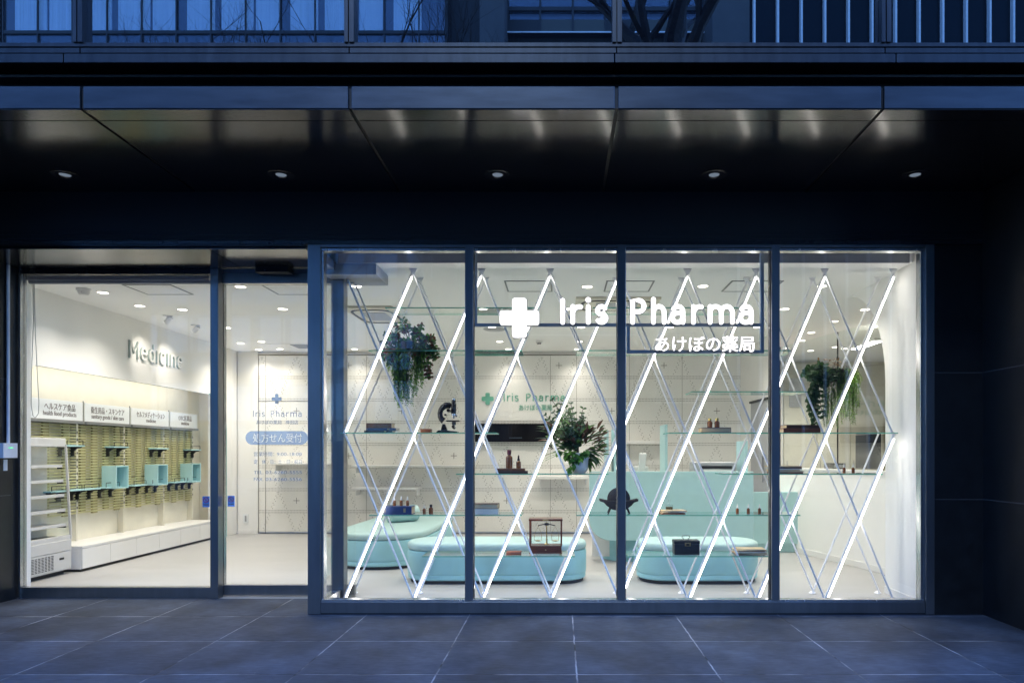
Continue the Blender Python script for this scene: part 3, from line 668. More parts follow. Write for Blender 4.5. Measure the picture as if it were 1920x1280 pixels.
# roller blind and its chain, behind the fixed pane
bl = thing('roller_blind', 'rolled up grey blue roller blind across the top of the fixed pane', 'blind', (-4.2, 0.86, 3.05))
YB = 0.86
m = MB(); m.box(X(55,YB), X(396,YB), YB-0.04, YB+0.04, H(527,YB), H(518,YB)+0.03, 'grey_plastic'); m.build('headrail', bl)
m = MB(); m.tube([(X(56,YB), YB, H(528.5,YB)), (X(396,YB), YB, H(528.5,YB))], 0.022, 'grey_plastic', 14); m.build('roll', bl, smooth=True)
m = MB()
pts = [(X(62,YB), YB, H(531,YB)), (X(63,YB), YB, H(600,YB)), (X(59,YB), YB, H(700,YB)), (X(58.5,YB), YB, H(760,YB)), (X(62,YB), YB, H(779,YB)), (X(66,YB), YB, H(783,YB)), (X(72,YB), YB, H(775,YB)), (X(73,YB), YB, H(755,YB)), (X(70,YB), YB, H(700,YB)), (X(66,YB), YB, H(620,YB)), (X(64,YB), YB, H(531,YB))]
m.tube(pts, 0.0032, 'grey_plastic', 5); m.build('chain', bl)

# intercom box and conduit on the left wall
ib = thing('switch_box', 'small pale switch box with conduit and hanging tag on the black side wall', 'switch box', (FL, 0.52, 1.35))
m = MB(); m.box(FL+0.001, FL+0.075, 0.41, 0.575, 1.35, 1.488, 'conduit'); m.box(FL+0.0755, FL+0.077, 0.47, 0.52, 1.44, 1.448, 'e_led_green'); m.build('box', ib, bevel=0.006)
m = MB(); m.tube([(FL+0.018, 0.535, 1.488), (FL+0.018, 0.535, 3.17)], 0.014, 'conduit', 12); m.build('conduit', ib, smooth=True)
m = MB(); m.box(FL+0.001, FL+0.004, 0.50, 0.545, 1.23, 1.335, 'label_paper'); m.build('tag', ib)

# ================================================================== SHOP SHELL
# left wall: upper bulkhead over a lit niche with a rounded far end
XW, XN = -5.58, -6.10
lw = thing('interior_wall', 'white left wall of the shop above a long lit display niche', 'wall', (XW, 3.3, 0))
YN0, YN1 = 1.29, 5.50
zl = 2.33
m = MB()
def ring_pts(): 
    """outline of the opening: straight foot at each side, rounded top corners"""
    r0, r1 = 0.10, 0.55
    p = [(YN0, 0.0), (YN0, zl-r0)] + [(YN0+r0-r0*math.cos(R(a)), zl-r0+r0*math.sin(R(a))) for a in range(15, 91, 15)]
    p += [(YN1-r1+r1*math.sin(R(a)), zl-r1+r1*math.cos(R(a))) for a in range(0, 91, 9)] + [(YN1, 0.0)]
    return p
rp_ = ring_pts()
front = [(0.78, 0.0)] + rp_ + [(BW-0.02, 0.0), (BW-0.02, ZC+0.02), (0.78, ZC+0.02)]
# wall skin as strips between the opening and the outer edge
def skin(x):
    vs, fs = [], []
    top = [(y, ZC+0.02) for y, z in rp_]
    for (y, z), (ty, tz) in zip(rp_, top): vs += [(x, y, z), (x, ty, tz)]
    for i in range(len(rp_)-1): fs.append((2*i, 2*i+1, 2*i+3, 2*i+2))
    m.add(vs, fs, 'white_wall')
skin(XW)
m.box(XW-0.3, XW, 0.78, YN0-0.0005, 0, ZC+0.02, 'white_wall'); m.box(XW-0.3, XW, YN1+0.0005, BW, 0, ZC+0.02, 'white_wall')
for i in range(len(rp_)-1):
    (y0,z0),(y1,z1) = rp_[i], rp_[i+1]; m.quad((XW,y0,z0),(XW,y1,z1),(XW-0.06,y1,z1),(XW-0.06,y0,z0),'white_wall')
m.keep = True; m.build('bulkhead', lw)
m = MB(); m.box(XN-0.1, XN, 0.78, BW, 0, 2.6, 'board'); m.box(XN, XW-0.3, 0.9, BW, 2.47, 2.55, 'board'); m.box(XN, XW-0.06, BW-0.25, BW-0.2, 0, 2.5, 'board'); m.build('niche_back', lw)
m = MB(); m.box(XW-0.15, XW-0.075, YN0+0.1, YN1-0.55, 2.445, 2.455, 'e_cove'); m.build('cove_strip', lw)
m = MB()
pts = [(XW+0.006, y, z) for y, z in rp_[8:]]
m.tube(pts, 0.011, 'mint_trim', 8); m.build('arch_trim', lw, smooth=True)
m = MB(); m.box(-5.62, -5.31, 0.745, 0.95, 0, ZC, 'white_wall'); tag(m.build('wall_nib'), 'narrow white wall end just inside the left edge of the fixed pane', 'wall')
# back wall panels
pw = thing('panel_wall', 'white back wall of perforated steel panels with diamond dot lines and small crosses', 'wall', (-1, BW, 0))
s = (BW - CAM_Y)/FPX
rows = [665, 707, 749, 791, 832, 874, 917, 958, 1000]
px0, px1 = 484, 1392
m = MB(); m.box(X(px0,BW), X(px1,BW), BW, BW+0.05, 0.03, H(664,BW), 'panel')
yq = BW - 0.003
def dot(px, py, w=0.9, h=0.9, key='hole'):
    if w < 1.3 and h < 1.3: w, h = 1.25, 1.25
    m.quad((X(px-w/2,BW), yq, H(py+h/2,BW)), (X(px+w/2,BW), yq, H(py+h/2,BW)), (X(px+w/2,BW), yq, H(py-h/2,BW)), (X(px-w/2,BW), yq, H(py-h/2,BW)), key)
def blank(px, py): return 872 < px < 1026 and 711 < py < 789
for k, ry in enumerate(rows[1:-1]):
    x = px0 + 2.5
    while x < px1-2:
        for dy in (-1.6, 2.4):
            if not (880 < x < 1024 and ry == 749): dot(x, ry+dy, 0.85, 0.85)
        x += 2.75
for k in range(-3, 16):
    xp = 490 + 65.6*k
    for sgn in (1, -1):
        for band in (0, 168.0):
            n = 50
            for i in range(n):
                py = 667 + band + 168*i/n; px = xp + sgn*65.6*i/n
                if px0+3 < px < px1-3 and py < 998 and not blank(px, py):
                    if min(abs(py-r) for r in rows) < 4: continue
                    dot(px + (1.5 if i % 2 else -1.5), py, 0.95, 0.95)
def plus(px, py):
    dot(px, py, 11.5, 1.0); dot(px, py, 1.0, 11.5)
for k in range(-2, 4):
    for py in (685, 854):
        if px0 < 851+197*k < px1 and not (k == 1 and py == 854): plus(851+197*k, py)
    for py in (770, 938):
        if px0 < 556+197*k+197*0 < px1 and not (py == 770 and 880 < 556+197*k < 1020): plus(556+197*k, py)
    x = 556+197*(k+3)
    if x < px1 and k > 0:
        plus(x, 770) ; plus(x, 938)
for px in (498, 687, 883, 1047-15, 1081, 1180, 1279): 
    m.quad((X(px-0.4,BW), yq+0.001, 0.04), (X(px+0.4,BW), yq+0.001, 0.04), (X(px+0.4,BW), yq+0.001, H(667,BW)), (X(px-0.4,BW), yq+0.001, H(667,BW)), 'joint')
for py in (665.5,): m.quad((X(px0,BW), yq+0.0005, H(py+0.9,BW)), (X(px1,BW), yq+0.0005, H(py+0.9,BW)), (X(px1,BW), yq+0.0005, H(py-0.9,BW)), (X(px0,BW), yq+0.0005, H(py-0.9,BW)), 'hole')
dot(533, 752, 96, 1.0); dot(498, 905, 1.0, 192)
dot(940, 1000.5, 908, 3.2)
dot(485, 832, 1.3, 335); dot(1391.3, 832, 1.6, 335)
m.keep = True; m.build('panels', pw)
m = MB(); m.box(X(px0-38,BW), X(px0,BW)-0.001, BW-0.012, BW+0.05, 0, ZC, 'white_wall'); m.box(-6.3, 3.6, BW+0.051, BW+0.1, 0, ZC, 'white_wall'); m.build('plaster', pw)
m = MB(); m.box(X(px0-37,BW), X(px0,BW)-0.004, BW-0.02, BW-0.0125, 0, 0.06, 'white'); m.build('skirting', pw)
# green name on the back wall
gs = thing('wall_sign', 'green cross and pharmacy name lettering on the white back wall', 'sign', (X(980,BW), BW-0.01, H(770,BW)))
m = MB(); m.box(X(882,BW), X(1031,BW), BW-0.006, BW-0.0035, H(789,BW), H(710,BW), 'panel'); m.build('blank_panel', gs)
m = MB(); m.prism(cross_poly(X(914.5,BW), H(747.5,BW), 11.3*s, 4.1*s, 0.02), 'y', BW-0.02, BW-0.008, 'green_sign'); m.build('cross_emblem', gs)
m = MB(); strokes(m, IRIS+PHARMA, (X(945.5,BW), BW-0.012, H(751.3,BW)), (1,0,0), (0,0,1), (0,-1,0), 113*s/8.65, 0.075, 'green_sign', flat=0.3, seg=6); m.build('lettering', gs)
m = MB(); text_mesh(m, 'あけぼの薬局', (X(1004,BW), BW-0.012, H(768.5,BW)), (1,0,0), (0,0,1), 12.2*s, 'green_sign', 0.0, 0.006, width=62*s); m.build('lettering', gs)
m = MB(); YT = 5.83
m.box(X(891,YT), X(1030,YT), YT-0.03, BW-0.004, H(828,YT), H(794,YT), 'tv'); m.box(X(955,YT), X(979,YT), YT-0.031, YT-0.029, H(820.8,YT), H(820,YT), 'film_blue')
tag(m.build('monitor', bevel=0.004), 'long black wall mounted monitor on the back wall beneath the green name', 'monitor')
# wall shelves on the back wall
for a, b, py, th, lab in ((507, 640, 869.5, 4.5, 'white wall shelf seen through the sliding door below its lettering'), (659, 888, 874, 4, 'long white wall shelf, upper of two behind the microscope'), (659, 783, 916, 4, 'short white wall shelf, lower of two behind the left bench'), (1008, 1104, 895, 6, 'white wall shelf just under the potted bouquet'), (1172, 1250, 829, 5, 'white wall shelf above the counter beside a mint divider')):
    m = MB(); yy = BW-0.34; m.box(X(a,yy), X(b,yy), yy, BW-0.005, H(py+th/2,yy), H(py-th/2,yy), 'white')
    m.box(X(a,yy)+0.03, X(a,yy)+0.05, yy+0.1, BW-0.005, H(py+th/2,yy)-0.10, H(py+th/2,yy)-0.0005, 'white'); m.box(X(b,yy)-0.05, X(b,yy)-0.03, yy+0.1, BW-0.005, H(py+th/2,yy)-0.10, H(py+th/2,yy)-0.0005, 'white')
    tag(m.build('wall_shelf', bevel=0.004), lab, 'shelf', 'white shelves on the back wall')
m = MB(); yy = BW-0.016; m.box(X(456,yy), X(466,yy), yy-0.012, yy, H(980,yy), H(963,yy), 'sign_face'); m.box(X(459.5,yy), X(462.5,yy), yy-0.014, yy-0.012, H(977,yy), H(966,yy), 'grey_plastic')
tag(m.build('wall_socket', bevel=0.002), 'small white socket plate low on the wall beside the arch', 'socket')

# right side
m = MB(); XR = 3.25
m.box(XR, XR+0.12, 0.10, 0.92, 0, ZC+0.1, 'white_wall')
# arched opening beyond: a quarter-arch head over the partition
pa = [(0.92, ZC+0.05)] + [(0.92+1.5*math.sin(R(a))*1.0, 2.05+ (ZC-2.05)*(1-math.cos(R(a)))) for a in range(0, 91, 10)] + [(2.6, ZC+0.05)]
pa = [(0.92, ZC+0.05), (0.92, 2.1)] + [(0.92+0.95*(1-math.cos(R(a))), 2.1+(ZC-2.1)*math.sin(R(a))) for a in range(10, 91, 10)] + [(2.0, ZC+0.05)]
m.prism(pa, 'x', XR+0.001, XR+0.119, 'white_wall')
tag(m.build('interior_wall'), 'white right hand wall washed by the last lit tube, arched at its far edge', 'wall')
m = MB(); m.box(XR-0.012, XR-0.001, 0.10, 0.92, 0, 0.07, 'white'); tag(m.build('skirting_board'), 'low white skirting board along the right hand wall', 'skirting')
# curved low wall with glass above
cv = thing('glass_partition', 'curved low white wall carrying tall clear glass sheets before the dispensary', 'partition', (3.6, 3, 0))
pl = [(3.18, 4.15), (3.34, 3.6), (3.52, 2.9), (3.67, 2.3), (3.77, 1.75), (3.82, 1.2), (3.82, 0.6)]
def smooth_line(p, n=5):
    out = []
    for i in range(len(p)-1):
        a, b, c, d = p[max(i-1,0)], p[i], p[i+1], p[min(i+2,len(p)-1)]
        for k in range(n):
            t = k/n; out.append(tuple(0.5*((2*b[j])+(-a[j]+c[j])*t+(2*a[j]-5*b[j]+4*c[j]-d[j])*t*t+(-a[j]+3*b[j]-3*c[j]+d[j])*t**3) for j in (0,1)))
    return out+[p[-1]]
cl = smooth_line(pl)
def ribbon(mb, line, dx, z0, z1, key):
    n = len(line)
    vs = [(x, y, z) for x, y in line for z in (z0, z1)] + [(x+dx, y+0.1*dx, z) for x, y in line for z in (z0, z1)]
    fs = []
    for i in range(n-1):
        a = 2*i; b = 2*n+2*i
        fs += [(a,a+1,a+3,a+2), (b,b+2,b+3,b+1), (a+1,b+1,b+3,a+3), (a,a+2,b+2,b)]
    fs += [(0,2*n,2*n+1,1), (2*n-2,2*n-1,4*n-1,4*n-2)]
    mb.add(vs, fs, key)
m = MB(); ribbon(m, cl, 0.12, 0, 1.16, 'white_wall'); m.build('low_wall', cv, smooth=True)
m = MB(); ribbon(m, [(x-0.02, y) for x, y in cl], 0.17, 1.1601, 1.185, 'white'); m.build('coping', cv, smooth=True)
m = MB(); ribbon(m, [(x-0.010, y) for x, y in cl], 0.0095, 0.0, 0.075, 'white'); m.build('skirting', cv, smooth=True)
for i in range(0, len(cl)-1, 10):
    seg = [(x+0.055, y) for x, y in cl[i:i+11]]
    if len(seg) < 2: continue
    m = MB(); ribbon(m, seg, 0.01, 1.186, 2.95, 'glass_part'); m.build('pane', cv, smooth=True)
    x, y = seg[0]; m = MB(); m.box(x-0.004, x+0.012, y-0.004, y+0.004, 1.186, 2.95, 'gasket'); m.build('glazing_joint', cv)
# dispensary beyond
m = MB(); m.box(3.12, 3.16, 4.2, BW, 0, ZC, 'white_wall'); tag(m.build('interior_wall'), 'white wall end beside the perforated panels holding the grey door', 'wall')
gd = thing('staff_door', 'pale grey staff door in the white wall behind the counter', 'door', (3.11, 4.75, 0))
m = MB(); m.box(3.095, 3.119, X(0,0)*0+4.28, 5.18, 0, 2.19, 'grey_plastic'); m.build('door_leaf', gd)
m = MB(); m.box(3.08, 3.119, 4.26, 5.22, 2.195, 2.225, 'black_metal'); m.build('door_track', gd)
m = MB(); m.bar((3.07,4.45,0.95),(3.07,4.45,1.35),0.025,0.025,'chrome'); m.box(3.07,3.1,4.44,4.46,0.98,1.0,'chrome'); m.box(3.07,3.1,4.44,4.46,1.30,1.32,'chrome'); m.build('handle', gd)
m = MB(); m.box(3.16, 6.5, 7.3, 7.4, 0, ZC, 'yellow_wall'); m.box(6.4, 6.5, 0.3, 7.3, 0, ZC, 'white_wall'); m.box(3.4, 6.4, 0.2, 0.3, 0, ZC, 'white_wall'); tag(m.build('dispensary_wall'), 'cream wall of the dispensary behind the glass partition', 'wall')
cab = thing('tall_cabinet', 'tall cream dispensary cupboard with narrow doors behind the glass partition', 'cupboard', (4.4, 6.9, 0))
for i in range(4):
    m = MB(); m.box(3.55+i*0.62, 4.155+i*0.62, 6.80, 7.28, 0.06, 2.45, 'cream'); m.box(3.60+i*0.62, 3.61+i*0.62, 6.794, 6.799, 1.0, 1.25, 'grey_metal'); m.build('cupboard_door', cab, bevel=0.004)
m = MB(); m.box(X(1483,6.7), X(1505,6.7), 6.77, 6.79, H(762,6.7), H(708,6.7), 'grey_plastic'); tag(m.build('notice_sheet'), 'grey notice sheet on the cream cupboard behind the glass partition', 'notice')
m = MB()
for i in range(7): m.box(5.0, 5.03, 2.2+i*0.33, 2.2+i*0.33+0.31, 0.1, 2.5, 'cream'); m.box(4.985, 4.999, 2.2+i*0.33+0.15, 2.2+i*0.33+0.16, 0.2, 2.4, 'white')
tag(m.build('tall_locker'), 'row of tall cream locker doors deep behind the right glass partition', 'locker')
m = MB(); m.box(X(1629,3.0), X(1652,3.0), 3.0, 3.4, H(879,3.0), H(814,3.0), 'bk_black'); tag(m.build('drug_drawer_tower'), 'dark drawer tower standing behind the glass partition at far right', 'drawer unit')
m = MB(); m.box(X(1561,3.2), X(1585,3.2), 3.2, 3.5, H(879,3.2), H(868,3.2), 'black_metal'); m.box(X(1563,3.2), X(1583,3.2), 3.19, 3.199, H(876,3.2), H(871,3.2), 'grey_plastic'); tag(m.build('label_printer'), 'small black printer behind the glass partition', 'printer')
m = MB(); m.box(4.28, 4.40, 3.4, 4.15, 2.92, 2.96, 'white'); m.box(4.285, 4.395, 3.405, 4.145, 2.912, 2.9195, 'e_lin'); tag(m.build('linear_lamp'), 'bright linear ceiling lamp behind the glass partition at right', 'lamp')

# ================================================================== CEILING FITTINGS
DLP = [(193,548,0),(318,538,0),(451,537,0),(668,536,0),(885,537,0),(1101,537,0),(1318,536,0),(1540,536,0),
       (262,573,1),(342,580,1),(530,579,1),(906,579,1),(1065,579,1),(1471,579,1),
       (425,614,2),(923,613,2),(1090,613,2),(1256,613,2),(1420,613,2),
       (451,643,3),(490,640,3),(937,640,3),(1086,640,3),
       (485,655,4),(525,654,4),(665,654,4),(953,654,4),(1083,654,4),
       (1622,580,1),(1564,602,5),(1521,623,5),(1503,638,5),(1583,653,5),(1640,612,5),(1474,652,5),(1520,657,5),(1566,650,5)]  # last entries, deep behind the partition, are lamps added to brighten the dispensary
rown = ['nearest the window', 'second from the window', 'third from the window', 'fourth from the window', 'deepest, by the back wall', 'behind the glass partition']
proto = None; cnt = {}
for px, py, row in DLP:
    D = (ZC-CAM_H)*FPX/(VY-py); y = D+CAM_Y; x = X(px, y)
    k = cnt.get(row, 0); cnt[row] = k+1
    lab = 'lit round ceiling downlight, %s from the left in the row %s' % (ORD[k], rown[row])
    if proto is None:
        proto = thing('ceiling_downlight', lab, 'downlight', (x, y, ZC), 'lit downlights in the shop ceiling')
        mb = MB(); mb.lathe([(0.054,-0.001),(0.066,-0.001),(0.066,-0.005),(0.054,-0.006),(0.054,-0.001)], (0,0,0), 'white', 24); mb.build('trim_ring', proto, smooth=True, world=False)
        mb = MB(); mb.lathe([(0.0,-0.003),(0.053,-0.003)], (0,0,0), 'e_down', 12); mb.keep = True
        o = mb.build('diffuser', proto, world=False)
        ld = bpy.data.lights.new('beam', 'SPOT'); ld.energy = 17.0; ld.spot_size = R(125); ld.spot_blend = 1.0; ld.color = (1.0, 0.93, 0.83); ld.shadow_soft_size = 0.05
        lo = bpy.data.objects.new('beam', ld); COL.objects.link(lo); lo.parent = proto; lo.location = (0, 0, -0.012)
    else:
        d2 = dup(proto, (x, y, ZC), lab, 'lit downlights in the shop ceiling')
        if px in (1256, 1420):
            for ch in d2.children:
                if ch.type == 'LIGHT':
                    if 'wide' not in bpy.data.lights: l2 = ld.copy(); l2.name = 'wide'; l2.energy = 30.0; l2.spot_size = R(140)
                    ch.data = bpy.data.lights['wide']
        if row >= 3:
            for ch in d2.children:
                if ch.type == 'LIGHT':
                    if row == 4: ch.location.y = -0.05
                    if ('low%d' % row) not in bpy.data.lights: l2 = ld.copy(); l2.name = 'low%d' % row; l2.energy = 6.5 if row == 4 else 15.0
                    ch.data = bpy.data.lights['low%d' % row]
# two adjustable spots over the wall word
for i, (px, py) in enumerate(((315,595),(367,612))):
    D = (ZC-CAM_H)*FPX/(VY-py)-0.1; y = D+CAM_Y; x = X(px, y)
    t = thing('wall_spotlight', ('nearer' if i == 0 else 'farther')+' ceiling spotlight aimed at the raised word on the left wall', 'spotlight', (x, y, ZC), 'spotlights over the wall word')
    m = MB(); m.lathe([(0.0,-0.001),(0.06,-0.001),(0.06,-0.012),(0.0,-0.012)], (x,y,ZC), 'white', 18); m.build('base_plate', t, smooth=True)
    m = MB(); m.tube([(x+0.03, y, ZC-0.02), (x-0.035, y+0.02, ZC-0.085)], 0.035, 'white', 14); m.build('lamp_head', t, smooth=True)
    m = MB(); m.tube([(x-0.036, y+0.0205, ZC-0.087), (x-0.038, y+0.021, ZC-0.09)], 0.028, 'e_down', 14); m.build('lamp_face', t)
    ld = bpy.data.lights.new('spot_beam', 'SPOT'); ld.energy = 4.5; ld.spot_size = R(56); ld.spot_blend = 1.0; ld.color = (1.0, 0.92, 0.82); ld.shadow_soft_size = 0.025
    lo = bpy.data.objects.new('spot_beam', ld); COL.objects.link(lo); lo.parent = t
    tgt = Vector((XW, 3.25 + i*0.55, 2.62)); lo.location = (-0.05, 0.03, -0.10)
    dv = tgt - (Vector((x, y, ZC)) + lo.location); lo.rotation_euler = dv.to_track_quat('-Z', 'Y').to_euler()
# hatches
def on_ceil(px, py): 
    D = (ZC-CAM_H)*FPX/(VY-py); return X(px, D+CAM_Y), D+CAM_Y
hn = ['square access hatch outlined in the ceiling behind the white sign cross', 'square access hatch outlined in the ceiling between the sign words', 'square access hatch outlined in the ceiling behind the last sign letters', 'square access hatch outlined in the ceiling above the wide fixed pane', 'square access hatch outlined in the ceiling above the sliding door']
for (a, b, p0, p1), lab in zip(((945,1035,526,546),(1137,1228,526,546),(1372,1470,526,546),(228,320,533,544),(488,585,533,544)), hn):
    x0, y0 = on_ceil(a, p0); x1, _ = on_ceil(b, p0); _, y1 = on_ceil(a, p1); y1 = max(y1, y0+0.45)
    m = MB(); w = 0.016; z0, z1 = ZC-0.006, ZC-0.0005
    m.box(x0,x1,y0,y0+w,z0,z1,'grey_metal'); m.box(x0,x1,y1-w,y1,z0,z1,'grey_metal'); m.box(x0,x0+w,y0+w,y1-w,z0,z1,'grey_metal'); m.box(x1-w,x1,y0+w,y1-w,z0,z1,'grey_metal'); m.box(x0+w+.004,x1-w-.004,y0+w+.004,y1-w-.004,z0+.002,z1,'ceil')
    tag(m.build('ceiling_hatch'), lab, 'hatch', 'ceiling access hatches')
# air conditioner cassettes
for (a, b, p0, p1), lab in zip(((640,735,573,603),(1080,1240,556,580)), ('cream ceiling cassette with a dark curved slot above the hanging left plant', 'cream ceiling cassette with a dark curved slot behind the sign lettering')):
    x0, y0 = on_ceil(a, p0); x1, _ = on_ceil(b, p0); _, y1 = on_ceil(a, p1)
    t = thing('air_conditioner', lab, 'air conditioner', ((x0+x1)/2, (y0+y1)/2, ZC), 'ceiling air conditioners')
    m = MB(); m.box(x0,x1,y0,y1,ZC-0.03,ZC-0.0005,'cream'); m.build('panel', t, bevel=0.008)
    m = MB(); cx, cy = (x0+x1)/2, (y0+y1)/2; hw, hd = (x1-x0)*0.42, (y1-y0)*0.40
    pts = [(cx+hw*(abs(math.cos(q))**0.45)*math.copysign(1,math.cos(q)), cy+hd*(abs(math.sin(q))**0.45)*math.copysign(1,math.sin(q)), ZC-0.034) for q in [2*PI*i/40 for i in range(41)]]
    m.tube(pts, 0.018, 'black_metal', 8, nrm=(0,0,1), flat=0.3); m.build('outlet_slot', t)
    m = MB(); m.box(cx-hw*0.6, cx+hw*0.6, cy-hd*0.6, cy+hd*0.6, ZC-0.036, ZC-0.0305, 'grey_plastic'); m.build('intake_grille', t, bevel=0.004)
x, y = on_ceil(157, 541)
sdx = thing('smoke_detector', 'white dome smoke detector on the ceiling at upper left', 'smoke detector', (x, y, ZC))
m = MB(); m.lathe([(0.0,-0.075),(0.04,-0.072),(0.055,-0.05),(0.06,-0.03),(0.07,-0.028),(0.07,-0.0005),(0,-0.0005)], (x,y,ZC), 'white', 24); m.build('housing', sdx, smooth=True)
m = MB(); m.lathe([(0.0,-0.004),(0.005,0)], (x+0.015,y-0.055,ZC-0.045), 'cap_red', 8, 'y'); m.build('indicator', sdx)
x, y = on_ceil(1011, 640); m = MB(); m.lathe([(0,-0.05),(0.03,-0.05),(0.05,-0.03),(0.06,-0.0005),(0,-0.0005)], (x,y,ZC), 'white', 20); m.box(x-0.025,x-0.005,y-0.06,y-0.052,ZC-0.05,ZC-0.03,'black_metal'); m.box(x+0.005,x+0.025,y-0.06,y-0.052,ZC-0.05,ZC-0.03,'black_metal')
tag(m.build('ceiling_sensor', smooth=True), 'small white ceiling sensor right of the white sign cross', 'sensor')
x, y = on_ceil(927, 617); m = MB(); m.lathe([(0,-0.012),(0.14,-0.012),(0.16,-0.0005),(0,-0.0005)], (x,y,ZC), 'grey_plastic', 26)
tag(m.build('ceiling_speaker', smooth=True), 'round grey ceiling speaker just below the white sign cross', 'speaker')
x, y = on_ceil(550, 648); m = MB(); m.box(x-0.35,x+0.35,y-0.25,y+0.25,ZC-0.012,ZC-0.0005,'ceil'); m.box(x+0.02,x+0.3,y-0.2,y+0.2,ZC-0.016,ZC-0.0125,'grey_metal')
tag(m.build('air_vent'), 'square ceiling air vent with a grey grille above the door lettering', 'air vent')

# ================================================================== LEFT DISPLAY GONDOLA
mods = [(58,156),(159,242),(247,316),(320,376)]
def yz(px, x): return x*FPX/(px-VX) + CAM_Y              # depth of pixel column px on the plane X = x
XS = -5.93
names = [('ヘルスケア食品', 'health food products', 'white header sign reading health food products, nearest the window'),
         ('衛生用品・スキンケア', 'sanitary goods / skin care', 'white header sign reading sanitary goods and skin care'),
         ('セルフメディケーション', 'medicine', 'white header sign with a long line of katakana over the word medicine'),
         ('OTC医薬品', 'medicine', 'white header sign beginning with the letters OTC, farthest from the window')]
zb, zt = 1.79, 2.02
ys = [YN0+0.0] + [yz(157.5, XS), yz(244.5, XS), yz(318, XS), yz(380, XS)]
ysh = [5.28 if i == 4 else v for i, v in enumerate(ys)]
wtx = [(2.20, 0.50, 0.54), (3.06, 0.66, 0.64), (4.0, 0.68, 0.23), (4.9, 0.37, 0.22)]
for i in range(4):
    y0, y1 = ys[i]+0.02, ysh[i+1]-0.02; cy = wtx[i][0]
    t = thing('header_sign', names[i][2], 'sign', (XS, (y0+y1)/2, zb), 'white header signs over the wall display')
    m = MB(); m.box(XS-0.012, XS, y0, y1, zb, zt, 'sign_face'); m.build('board', t, bevel=0.002)
    m = MB(); m.box(XS-0.02, XS-0.013, y0-0.016, y0-0.002, zb-0.03, zt+0.02, 'grey_metal'); m.box(XN+0.001, XS+0.02, y0, y1, zb-0.035, zb-0.003, 'grey_metal'); m.build('bracket', t)
    m = MB(); text_mesh(m, names[i][0], (XS+0.001, cy, 1.905), (0,1,0), (0,0,1), 0.092, 'ink', 0.0, 0.002, width=wtx[i][1]); m.build('lettering', t)
    m = MB(); text_mesh(m, names[i][1], (XS+0.001, cy, 1.835), (0,1,0), (0,0,1), 0.075, 'ink', 0.006, 0.002, width=wtx[i][2]); m.build('lettering', t)
modn = ['nearest the window', 'second from the window', 'third from the window', 'farthest from the window']
XG = XN + 0.075
for i in range(4):
    y0, y1 = ys[i]+0.012, ysh[i+1]-0.012
    t = thing('slat_rack', 'olive slatted wall display rack, '+modn[i], 'display rack', (XN, (y0+y1)/2, 0.30), 'olive slatted display racks in the niche')
    m = MB(); z = 0.64
    while z < 1.75:
        m.box(XG, XG+0.008, y0, y1, z, z+0.0185, 'olive'); z += 0.036
    m.build('slats', t)
    m = MB(); w = (y1-y0)
    for k in range(4):
        yc = y0 + w*(k+0.5)/4
        m.box(XG-0.03, XG-0.0005, yc-0.045, yc+0.045, 0.62 if k % 2 else 0.66, 1.75, 'olive_dark')
    m.build('fins', t)
    m = MB()
    for z in (0.80, 1.05, 1.36, 1.69):
        m.box(XG-0.04, XG-0.031, y0+0.03, y1-0.03, z, z+0.014, 'black_metal')
    m.box(XN+0.001, XG+0.01, y1-0.002, y1+0.022, 0.30, 1.76, 'cream'); 
    for k in range(12): m.box(XG+0.0105, XG+0.012, y1+0.003, y1+0.017, 0.7+k*0.085, 0.728+k*0.085, 'black_metal')
    m.build('upright', t)
def bracket_shelf(loc, width, depth, rail, label, group, name='wall_shelf'):
    t = thing(name, label, 'shelf', loc, group)
    x, y, z = loc
    m = MB(); m.box(x, x+depth, y-width/2, y+width/2, z-0.018, z, 'mint_shelf'); m.build('board', t, bevel=0.002)
    for q in (-1, 1):
        yb = y + q*width*0.34
        prof = [(x-0.02, z-0.019), (x+depth*0.95, z-0.019), (x+depth*0.93, z-0.032), (x+depth*0.5, z-0.042), (x+depth*0.22, z-0.075), (x+0.03, z-0.13), (x-0.02, z-0.14)]
        m = MB(); m.prism([(a, b) for a, b in prof], 'y', yb-0.010, yb+0.010, 'black_metal'); m.build('bracket', t)
    if rail:
        m = MB(); xe = x+depth*0.92
        m.tube([(xe, y-width*0.44, z), (xe, y-width*0.44, z+0.05), (xe, y-width*0.42, z+0.055), (xe, y+width*0.42, z+0.055), (xe, y+width*0.44, z+0.05), (xe, y+width*0.44, z)], 0.0045, 'black_metal', 6); m.build('rail', t)
    return t
xs0 = XG + 0.012
ups = [(140, 834), (226, 836.5), (304, 839.5), (366, 842)]
upn = ['above the refrigerated case', 'above the nearest mint cube', 'above the middle mint cube', 'above the farthest mint cube']
for (px, py), nm in zip(ups, upn):
    y = yz(px, -5.9); bracket_shelf((xs0, y, H(py, y)), 0.31, 0.13, True, 'small mint shelf with black brackets, upper row '+nm, 'mint bracket shelves')
lows = [(112, 924), (138, 921.5), (171, 917), (211, 913.5), (262, 911), (296, 909), (336, 907.5), (360, 905.5), (396, 903.5)]
lown = ['mostly behind the refrigerated case glass', 'just right of the refrigerated case', 'second right of the refrigerated case', 'touching the near side of the nearest mint cube', 'between the nearest and middle mint cubes', 'touching the near side of the middle mint cube', 'between the middle and farthest mint cubes', 'in front of the farthest mint cube', 'last of the row beyond the farthest cube']
for (px, py), nm in zip(lows[:8], lown):
    y = yz(px, -5.9); bracket_shelf((xs0, y, 0.95), 0.31, 0.13, True, 'small mint bracket shelf, lower row '+nm, 'mint bracket shelves')
